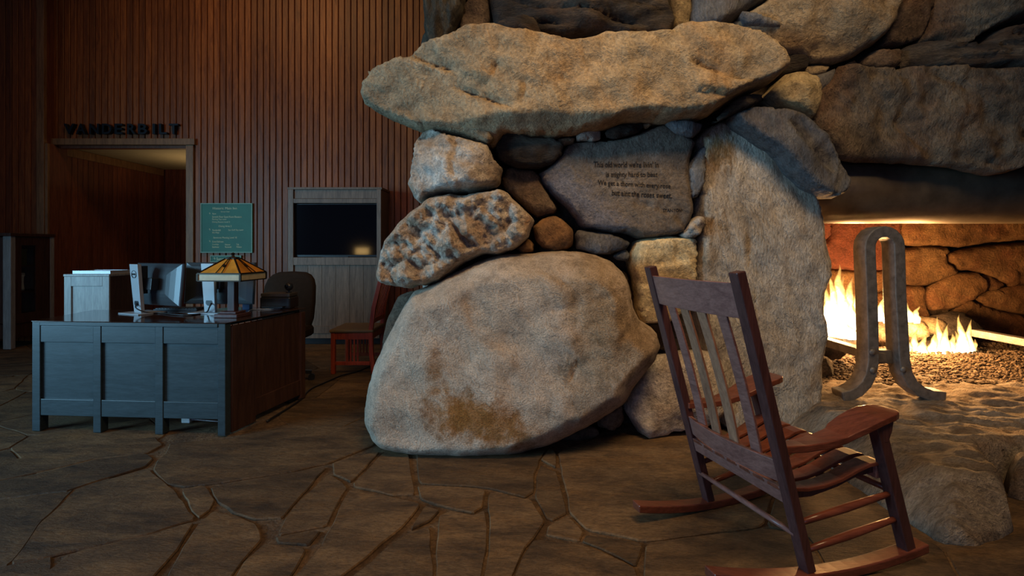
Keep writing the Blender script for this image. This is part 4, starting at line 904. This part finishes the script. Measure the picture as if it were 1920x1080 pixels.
def respot(o, name, spots, **kw):
    # stains and the boulder's painted shade, each with its place on one stone
    c = WL[o.name]; sp = []
    for px, py, D, r, col, amt in spots:
        p = W(px, py, D) - c; sp.append((p.x, 0, p.z, r, col, amt))
    o.data.materials[0] = stone_mat(name, spots=sp, **kw)
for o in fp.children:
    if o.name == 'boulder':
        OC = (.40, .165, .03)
        respot(o, 'stained_shaded_granite', [(812,690,2.95,-.03,OC,.75),(822,735,2.95,.0,OC,.85),(845,775,2.95,.05,OC,.9),(890,785,2.95,.07,OC,.85),(935,800,2.95,.06,OC,.8),(975,812,3.0,.02,OC,.7),(1110,560,2.9,.12,(.40,.30,.19),.55),(1140,640,2.95,.16,(.40,.30,.19),.6),(1010,500,3.0,.10,(.40,.30,.20),.45),(1150,600,2.95,.10,(.34,.235,.135),.7),(1190,650,3.0,.10,(.33,.22,.12),.7),(1100,720,2.95,.10,(.36,.26,.16),.5),(1120,510,3.0,.08,(.34,.24,.14),.6)],  # ochre is real stain; brown spots paint the boulder's dimmer right side
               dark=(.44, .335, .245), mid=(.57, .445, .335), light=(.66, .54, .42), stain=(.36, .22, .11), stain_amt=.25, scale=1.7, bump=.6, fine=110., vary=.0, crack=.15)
    if o.name == 'upright_slab':
        OC = (.32, .18, .06)
        respot(o, 'stained_slab', [(1340,290,3.36,.03,OC,.8),(1355,282,3.36,.0,OC,.7),(1335,425,3.36,.0,OC,.8),(1325,480,3.36,.04,(.30,.20,.10),.6),(1320,240,3.4,.02,OC,.7)],
               dark=(.30, .25, .19), mid=(.46, .40, .325), light=(.56, .51, .43), stain=(.34, .22, .09), stain_amt=.4, scale=1.9, bump=.6, aniso=(1.5, 1.5, .7), vary=.0, crack=.25)
    if o.name == 'inscribed_stone':
        GC = (.24, .23, .25)
        respot(o, 'stained_inscribed_stone', [(1040,350,3.4,.05,GC,.8),(1075,385,3.4,.07,GC,.8),(1120,420,3.4,.06,GC,.8),(1160,435,3.4,.0,GC,.6)],
               dark=(.095, .077, .064), mid=(.16, .128, .10), light=(.215, .178, .145), stain=(.24, .155, .08), stain_amt=.35, scale=2.4, bump=.45, vary=.0, crack=.12)
# carved verse, cut into the face of the inscribed stone
ev = ins.data; wl_ = WL[ins.name]
bvh = BVHTree.FromPolygons([v.co + wl_ for v in ev.vertices], [tuple(p.vertices) for p in ev.polygons])
def carve(s, lx, rx, cy, hh, slope=0.):
    vs, fs = text_mesh(s, (rx - lx) / 960 * 3.32, hh / 960 * 3.32, bold=.012)
    c = W((lx + rx) / 2, cy, 3.32)
    def fn(x, y, d):
        X, Z = c.x + x, c.z + y - slope * x
        h = bvh.ray_cast(Vector((X, 2.0, Z)), Vector((0, 1, 0)))
        return (X, (h[0].y if h[0] else 3.33) - .0025 + d, Z)
    V, F = solid_text(vs, fs, fn, .006)
    mesh_obj('carved_line', V, F, M['carve'], ins)
carve("This old world we're livin' in", 1112, 1234, 309, 11.5)
carve('is mighty hard to beat', 1135, 1232, 329, 12.5)
carve('We get a thorn with every rose', 1120, 1256, 347.5, 12.5, .05)
carve('but aint the roses sweet.', 1146, 1259, 364.5, 10.5, .05)
carve('STANTON', 1243, 1277, 394.5, 6.)

# firebox back and sides
YBK = 5.28
def fstone(out, mt='fire', fwd=.05, D=YBK):
    mx = sum(p[0] for p in out) / len(out); my = sum(p[1] for p in out) / len(out)
    out = [(x + 3.2 * (x - mx) / max(8, math.hypot(x - mx, y - my)), y + 3.2 * (y - my) / max(8, math.hypot(x - mx, y - my))) for x, y in out]
    return stone('firebox_stone', out, D, fwd, mt, back=.12, lump=.02, step=.034, rough=.015, R=.05, facets=None, ridge=(.012,3,5,1,1.))
fstone([(1686,400),(1960,400),(1960,446),(1895,451),(1838,455),(1794,461),(1706,461),(1688,452)])
fstone([(1690,467),(1745,464),(1786,467),(1773,481),(1774,494),(1796,508),(1790,513),(1757,526),(1738,533),(1692,532)])
fstone([(1777,476),(1815,466),(1920,456),(1990,452),(1990,530),(1920,530),(1892,535),(1859,519),(1828,507),(1799,506),(1774,490)])
fstone([(1735,556),(1745,537),(1793,514),(1830,512),(1845,528),(1850,545),(1806,570),(1776,579),(1746,581)])
fstone([(1834,513),(1855,517),(1890,536),(1855,544),(1842,524)], fwd=.05)
fstone([(1830,556),(1857,546),(1920,534),(2000,530),(2000,600),(1920,588),(1880,582),(1844,577)])
fstone([(1793,578),(1815,562),(1837,572),(1880,585),(1920,592),(2000,604),(2000,680),(1815,680),(1780,640)], fwd=.07)
fstone([(1470,400),(1556,400),(1553,445),(1528,458),(1470,460)], 'redfire')
fstone([(1559,400),(1683,400),(1684,455),(1690,500),(1612,506),(1533,500),(1530,460),(1556,447)], 'redfire')
fstone([(1470,463),(1527,462),(1530,502),(1470,506)], 'redfire')
fstone([(1470,509),(1532,504),(1612,509),(1690,505),(1690,534),(1600,560),(1470,556)])
fstone([(1470,560),(1598,564),(1690,537),(1733,537),(1730,578),(1745,620),(1760,690),(1470,690)])
fstone([(1994,400),(2110,400),(2110,520),(1994,528)]); fstone([(2004,530),(2110,524),(2110,690),(2004,690)])
# steel hood roll under the lintel
hd = MB(); ring = []
hd.loft([[Vector((x, 3.70 + .25 * math.cos(a), 1.65 + .25 * math.sin(a))) for a in [2 * math.pi * k / 48 for k in range(48)]] for x in (1.5, 3.2, 6.18)])
hd.build('hood_roll', M['hood'], fp, smooth=True)

# hearth slabs
def hearth(out, z0, fwd, R, ridge, label=None, step=.022, cuts=()):
    NS[0] += 1
    vs, fs = rock_mesh(out, fwd, .06, R, step, NS[0], .02, .02, 2.5, ridge, None, lambda x, y, d: Vector((x, y, z0 + (d if d < 0 else -d))) if False else Vector((x, y, z0 - d)), None, cuts, (), (.05, 2.8, 3.4, 2.2))
    o = MB().add(vs, fs).build('hearth_slab', M['hearth'], fp, smooth=True)
    if label: o['label'] = label
hearth([(1.775,2.12),(1.75,2.35),(1.76,2.7),(1.79,3.1),(1.66,3.45),(1.5,3.7),(1.5,5.4),(6.18,5.4),(6.18,2.8),(3.4,2.75),(2.5,2.70),(2.38,2.55),(2.30,2.38),(2.20,2.24),(2.05,2.14),(1.9,2.10)], 0.0, .20, .07, (.014,2.2,6.,1,2.6), 'rough split hearth slab reaching out towards the rocking chair', cuts=[(1.96,2.5,-1,0,.9,1.),(2.02,2.28,.25,-.97,1.3,1.)])
hearth([(2.43,2.50),(2.54,2.66),(3.4,2.72),(6.18,2.76),(6.18,2.36),(3.6,2.32),(2.7,2.38)], 0.0, .2, .12, (.02,2.2,6.,1,2.6))

# gravel bed in the firebox
gv = MB(); g2 = random.Random(3)
ico = [(0, 0, 1), (.894, 0, .447), (.276, .851, .447), (-.724, .526, .447), (-.724, -.526, .447), (.276, -.851, .447), (.724, .526, -.447), (-.276, .851, -.447), (-.894, 0, -.447), (-.276, -.851, -.447), (.724, -.526, -.447), (0, 0, -1)]
icf = [(0,1,2),(0,2,3),(0,3,4),(0,4,5),(0,5,1),(1,6,2),(2,7,3),(3,8,4),(4,9,5),(5,10,1),(2,6,7),(3,7,8),(4,8,9),(5,9,10),(1,10,6),(11,7,6),(11,8,7),(11,9,8),(11,10,9),(11,6,10)]
def gz(x, y): return .20 + .075 * min(1, max(0, (y - 3.92) / .5)) + .02 * noise.noise((x * 3, y * 3, 0))
N = 26; M_ = 14
gx = [1.6 + i * (6.1 - 1.6) / N for i in range(N + 1)]; gy = [3.90 + j * (5.2 - 3.90) / M_ for j in range(M_ + 1)]
gv.add([(x, y, gz(x, y) - .012) for y in gy for x in gx], [(j * (N + 1) + i, j * (N + 1) + i + 1, (j + 1) * (N + 1) + i + 1, (j + 1) * (N + 1) + i) for j in range(M_) for i in range(N)])
gfaces = list(gv.f); gverts = list(gv.v)
for k in range(9500):
    x = g2.uniform(1.7, 6.0); y = 3.86 + 1.3 * g2.random() ** 1.3
    if y < 4.0 and g2.random() < .35: continue
    r = g2.uniform(.006, .016); z = gz(x, y) + g2.uniform(-.006, .008)
    n0 = len(gverts); sx, sy, sz = r * g2.uniform(.7, 1.5), r * g2.uniform(.7, 1.4), r * g2.uniform(.5, 1.)
    a = g2.uniform(0, 6.28); ca, sa = math.cos(a), math.sin(a)
    for v in ico: gverts.append((x + sx * v[0] * ca - sy * v[1] * sa, y + sx * v[0] * sa + sy * v[1] * ca, z + sz * v[2]))
    gfaces += [(n0 + f[0], n0 + f[1], n0 + f[2]) for f in icf]
gr = mesh_obj('gravel', gverts, gfaces, M['gravel'])
tag(gr, 'bed of small brown gravel spread under the fire in the firebox', 'gravel', kind='stuff')

# rocks and log lumps around the fire
def fire_rock(name, px, py, D, rx, ry, rz, mt, label, seed):
    c = W(px, py, D); vs = []; n = 14; m = 8; fs = []
    for i in range(m + 1):
        for k in range(n):
            th = math.pi * i / m; ph = 2 * math.pi * k / n
            d = Vector((math.sin(th) * math.cos(ph), math.sin(th) * math.sin(ph), math.cos(th)))
            q = 1 + .35 * noise.noise(d * 1.6 + Vector((seed, 0, 0))) + .15 * noise.noise(d * 4 + Vector((0, seed, 0)))
            vs.append(c + Vector((d.x * rx * q, d.y * ry * q, d.z * rz * q)))
    for i in range(m):
        for k in range(n): fs.append((i * n + k, i * n + (k + 1) % n, (i + 1) * n + (k + 1) % n, (i + 1) * n + k))
    o = MB().add(vs, fs).build(name, M[mt], smooth=True); bm = bmesh.new(); bm.from_mesh(o.data); bmesh.ops.remove_doubles(bm, verts=bm.verts, dist=1e-4); bm.to_mesh(o.data); bm.free()
    tag(o, label, 'rock', 'rocks around the fire')
fire_rock('fire_rock', 1545, 592, 4.9, .10, .12, .11, 'tan', 'tan rock beside the tallest flames in the firebox', 1)
fire_rock('fire_rock', 1540, 650, 4.35, .20, .18, .10, 'char', 'charred flat rock under the tallest flames near the upright slab', 2)
fire_rock('fire_rock', 1568, 632, 4.9, .30, .2, .12, 'gravel', 'long brown rock carrying the tallest flames', 3)
fire_rock('fire_rock', 1532, 690, 4.1, .11, .1, .12, 'char', 'dark rock on the gravel at the foot of the upright slab', 4)
fire_rock('fire_rock', 1705, 618, 4.95, .16, .14, .10, 'tan', 'tan rock between the andiron and the low flames', 5)
fire_rock('fire_rock', 1742, 612, 5.0, .16, .13, .09, 'tan', 'pale flat rock behind the low row of flames', 6)
fire_rock('fire_rock', 1785, 612, 5.05, .24, .16, .13, 'char', 'largest charred black lump behind the low row of flames', 7)
fire_rock('fire_rock', 1655, 625, 4.95, .14, .14, .12, 'gravel', 'brown rock seen through the andiron loop', 8)
fire_rock('fire_rock', 1765, 643, 4.95, .36, .12, .08, 'char', 'long charred log lying behind the low flames', 9)

# the fire
fire = empty('fire', W(1690, 668, 4.5), 'bright yellow and white flames burning among the rocks in the firebox', 'fire')
fr = random.Random(11)
def flame(px, py, D, h, w, lean=0., curl=.04, seed=0):
    b = W(px, py, D); rings = []; n = 10; m = 14
    for i in range(m + 1):
        t = i / m
        r = w * ((.55 + .9 * t) if t < .3 else (.82 * (1 - ((t - .3) / .7)) ** .85 + .01)) * (1 + .3 * noise.noise((t * 5, seed, 0)))
        ox = lean * t * h + curl * math.sin(t * 6 + seed) * t + .25 * w * noise.noise((t * 6, seed + 9, 0)); oy = curl * .6 * math.cos(t * 5 + seed) * t
        c = b + Vector((ox, oy, h * t))
        rings.append([c + Vector((r * math.cos(2 * math.pi * k / n), r * .7 * math.sin(2 * math.pi * k / n), r * .25 * noise.noise((k * .9, t * 4, seed)))) for k in range(n)])
    MB().loft(rings).build('flame', M['flame'], fire, smooth=True)
FLM = [(1574,628,.62,.10,.02),(1590,626,.50,.10,.05),(1606,628,.46,.10,.0),(1556,620,.42,.09,-.10),(1584,632,.54,.09,-.03),(1546,610,.34,.06,-.25),(1612,630,.40,.09,.05),(1598,636,.34,.11,.02),(1563,630,.30,.11,-.05),(1625,632,.36,.09,.0),(1568,622,.52,.07,-.12),(1538,604,.16,.05,-.5),(1580,634,.2,.13,0),
       (1650,602,.22,.055,.05),(1662,606,.17,.05,.05),(1705,604,.17,.055,-.05),(1718,606,.15,.05,.05),(1575,668,.09,.06,-.4),
       (1704,668,.20,.065,.0),(1716,668,.26,.065,.05),(1731,669,.22,.07,.0),(1747,669,.25,.065,.1),(1761,669,.38,.06,.0),(1770,669,.31,.065,.1),(1784,669,.23,.07,.0),(1797,670,.26,.065,-.05),(1808,671,.40,.07,-.1),(1818,671,.36,.06,.0),(1824,671,.19,.055,.05),(1740,671,.13,.11,0),(1775,671,.13,.12,0),(1803,673,.12,.11,0),(1708,671,.12,.10,0)]
for i, (x, y, h, w, l) in enumerate(FLM): flame(x, y + (5 if x > 1690 and y > 640 else 0), 4.72 + fr.uniform(-.05, .05), h * 1.05, w * .93, l, .03, i * 1.7)
FIRE_C = (1.0, .50, .17)
point('fire_light_tall', (2.82, 4.50, .78), 95, FIRE_C, .10)
point('fire_light_low', (3.60, 4.52, .58), 85, FIRE_C, .10)
point('fire_light_mid', (3.3, 4.55, .62), 55, FIRE_C, .10)

# andirons
def andiron(dx, label):
    e = empty('andiron', (2.46 + dx, 3.47, .19), label, 'andiron', 'andirons')
    # flat bar bent into a hairpin, both ends turned outwards as feet (front edge traced at the plane of the bar)
    def P2(px, py): v = W(px, py, 3.42); return Vector((v.x + dx, 0, v.z))
    path = [P2(1578,744), P2(1592,741), P2(1608,733), P2(1622,719), P2(1631,700), P2(1635,675), P2(1634,620), P2(1632,550), P2(1629,480)]
    cx, cz, r = P2(1656, 0).x, P2(0, 463).z, .098
    path += [Vector((cx - r * math.cos(a), 0, cz + r * math.sin(a) * 1.05)) for a in [math.pi * k / 10 for k in range(11)]]
    path += [P2(1686,550), P2(1690,620), P2(1693,675), P2(1698,700), P2(1709,720), P2(1726,734), P2(1746,742), P2(1770,744)]
    rings = []
    for i, p in enumerate(path):
        a = path[max(0, i - 1)]; b = path[min(len(path) - 1, i + 1)]; d = (b - a).normalized(); n = Vector((-d.z, 0, d.x)) * .036
        rings.append([Vector((p.x, y, p.z)) + s for y, s in ((3.40, n), (3.40, -n), (3.525, -n), (3.525, n))])
    MB().loft(rings).build('hairpin_bar', M['iron'], e, bevel=.006)
    for px, py in ((1636, 660), (1637, 694), (1694, 693)):
        v = W(px, py, 3.395)
        MB(Matrix.Translation((v.x + dx, 3.40, v.z)) @ Matrix.Rotation(math.pi / 2, 4, 'X')).lathe((0, 0, 0), [(.021, 0), (.021, .006), (.014, .013), (.002, .016)], 14).build('rivet', M['iron'], e, smooth=True)
    x = cx
    MB().box(x - .04, x + .04, 3.44, 4.46, .455, .515).build('shank', M['iron'], e, bevel=.004)
    MB().box(x - .11, x + .11, 3.47, 3.54, .44, .53).build('cross_piece', M['iron'], e, bevel=.004)
andiron(0., 'black iron hairpin andiron with curled feet on the hearth in front of the fire')
andiron(1.56, 'second iron andiron whose shank runs back past the low end of the fire')

# ------------------------------------------------------------------ rocking chair
CX, CY, PH = 1.008, 2.151, .296
cp, sp = math.cos(PH), math.sin(PH)
U = Vector((cp, sp, 0)); Wd = Vector((-sp, cp, 0)); Z = Vector((0, 0, 1))
def C(a, b, z): return Vector((CX, CY, 0)) + U * a + Wd * b + Z * z
rc = empty('rocking_chair', C(0, 0, 0), 'dark mahogany slatted rocking chair facing the fire on the flagstones', 'chair')
def pa(z): return -.314 * (z - .035) / 1.104      # post centre line, fore-aft
def fl(z): return .448 - .148 * (z - .06) / .47   # front leg centre line
for s in (1, -1):
    m = MB(); m.loft([[C(pa(z) + i * .019, s * .276 + j * .023, z + (i * .004)) for i, j in ((-1, -1), (1, -1), (1, 1), (-1, 1))] for z in (.034, .45, .8, 1.139)])
    m.build('back_post', M['rock_d'], rc, bevel=.004)
    m = MB(); m.loft([[C(fl(z) + i * .024, s * .312 + j * .022, z) for i, j in ((-1, -1), (1, -1), (1, 1), (-1, 1))] for z in (.052, .30, .566)])
    m.build('front_leg', M['rock_d'], rc, bevel=.004)
    st = [(-.404 + .926 * k / 18) for k in range(19)]
    zt_ = lambda a: .034 + .245 * (a - .09) ** 2
    MB().ribbon([C(a, s * (.278 + .075 * a), zt_(a) - .017) for a in st], [Wd * .030] * 19, [Z * .017] * 19).build('rocker', M['rock_x'], rc, bevel=.005)
    AS = [(-.13, .497, .245, .295), (-.03, .494, .238, .305), (.06, .500, .230, .315), (.14, .515, .226, .325), (.17, .527, .213, .330), (.23, .548, .206, .340), (.30, .570, .206, .345), (.34, .578, .208, .344), (.375, .582, .215, .340), (.402, .584, .225, .331), (.418, .584, .237, .319), (.428, .583, .251, .305), (.432, .582, .265, .290)]
    AS = [(a if a < .1 else .1 + (a - .1) * .94, z, b0, b1) for a, z, b0, b1 in AS]
    cs = [C(a, s * (b0 + b1) / 2, z) for a, z, b0, b1 in AS]; ws_ = [Wd * ((b1 - b0) / 2) for a, z, b0, b1 in AS]
    MB().ribbon(cs, ws_, [Z * .013] * len(AS)).build('armrest', M['rock_x'], rc, bevel=.006, seg=3)
    MB().prism([C(.285, s * .335, .56), C(.352, s * .335, .566), C(.345, s * .335, .53), C(.325, s * .335, .49), C(.305, s * .335, .49)], Wd * (-s * .03)).build('arm_bracket', M['rock_d'], rc, bevel=.003)
    MB().ribbon([C(a, s * (.225 + .1 * (a + .1)), z) for a, z in ((-.08, .300), (.05, .300), (.16, .325), (.25, .358), (.34, .368))], [Wd * .009] * 5, [Z * .014] * 5).build('side_rail', M['rock_d'], rc, bevel=.003)
    for (z0, z1, r) in ((.213, .285, .0135), (.108, .184, .0135)):
        p0 = C(pa(z0) + .0, s * .276, z0); p1 = C(fl(z1), s * .312, z1)
        MB().tube([p0.lerp(p1, t) for t in (0, .25, .5, .75, 1)], [r * .75, r, r * 1.15, r, r * .75], 12).build('side_stretcher', M['rock_x'], rc, smooth=True)
def crossb(z0, z1, bow, th, half, da, mat, name, n=13):
    bs = [-half + 2 * half * k / (n - 1) for k in range(n)]; zc, hz = (z0 + z1) / 2, (z1 - z0) / 2
    cs = [C(pa(zc) + da - bow * (1 - (b / half) ** 2), b, zc) for b in bs]
    lean = U * (pa(z1) - pa(z0)) / 2 + Z * hz
    return MB().ribbon(cs, [lean] * n, [U * th] * n).build(name, M[mat], rc, bevel=.003)
crossb(.970, 1.098, .028, .010, .256, -.004, 'rock_y', 'crest_rail')
crossb(.362, .448, .034, .010, .256, -.0, 'rock_y', 'lower_back_rail')
crossb(.284, .345, .0, .011, .256, -.006, 'rock_y', 'rear_seat_rail')
for k in range(4):
    bt, bb_ = .160 - k * .107, .158 - k * .106
    bow = lambda q: .030 * (1 - (q / .256) ** 2)
    p0 = C(pa(.42) - bow(bb_) + .012, bb_, .42); p1 = C(pa(1.0) - bow(bt) + .002, bt, 1.0)
    MB().ribbon([p0, p0.lerp(p1, .25) + U * .008, p0.lerp(p1, .5) + U * .010, p0.lerp(p1, .75) + U * .007, p1], [Wd * .0265] * 5, [U * .006] * 5).build('back_slat', M['rock_l' if k in (1, 2) else 'rock_y'], rc, bevel=.003)
# seat: front-to-back slats over the front rail, dished
prof = [(-.105, .338), (-.05, .328), (.02, .322), (.09, .328), (.16, .346), (.23, .375), (.285, .393), (.325, .397), (.355, .390)]
for k in range(7):
    b = -.222 + k * .074
    MB().ribbon([C(a, b * (1 + .22 * (a + .1) / .45), z) for a, z in prof], [Wd * (.029 * (1 + .18 * (a + .1) / .45)) for a, z in prof], [Z * .007] * len(prof)).build('seat_slat', M['rock_x'], rc, bevel=.003)
MB().beam(C(.335, -.29, .360), C(.335, .29, .360), .026, .050).build('front_seat_rail', M['rock_y'], rc, bevel=.004)
for a, z in ((-.02, .308), (.16, .328)): MB().beam(C(a, -.24, z), C(a, .24, z), .03, .016).build('seat_cleat', M['rock_d'], rc)
MB().tube([C(.372, b, .292) for b in (-.31, -.15, 0, .15, .31)], [.011, .013, .014, .013, .011], 12).build('front_stretcher', M['rock_x'], rc, smooth=True)
MB().tube([C(-.052, b, .172) for b in (-.27, -.13, 0, .13, .27)], [.009, .011, .0115, .011, .009], 12).build('rear_stretcher', M['rock_y'], rc, smooth=True)
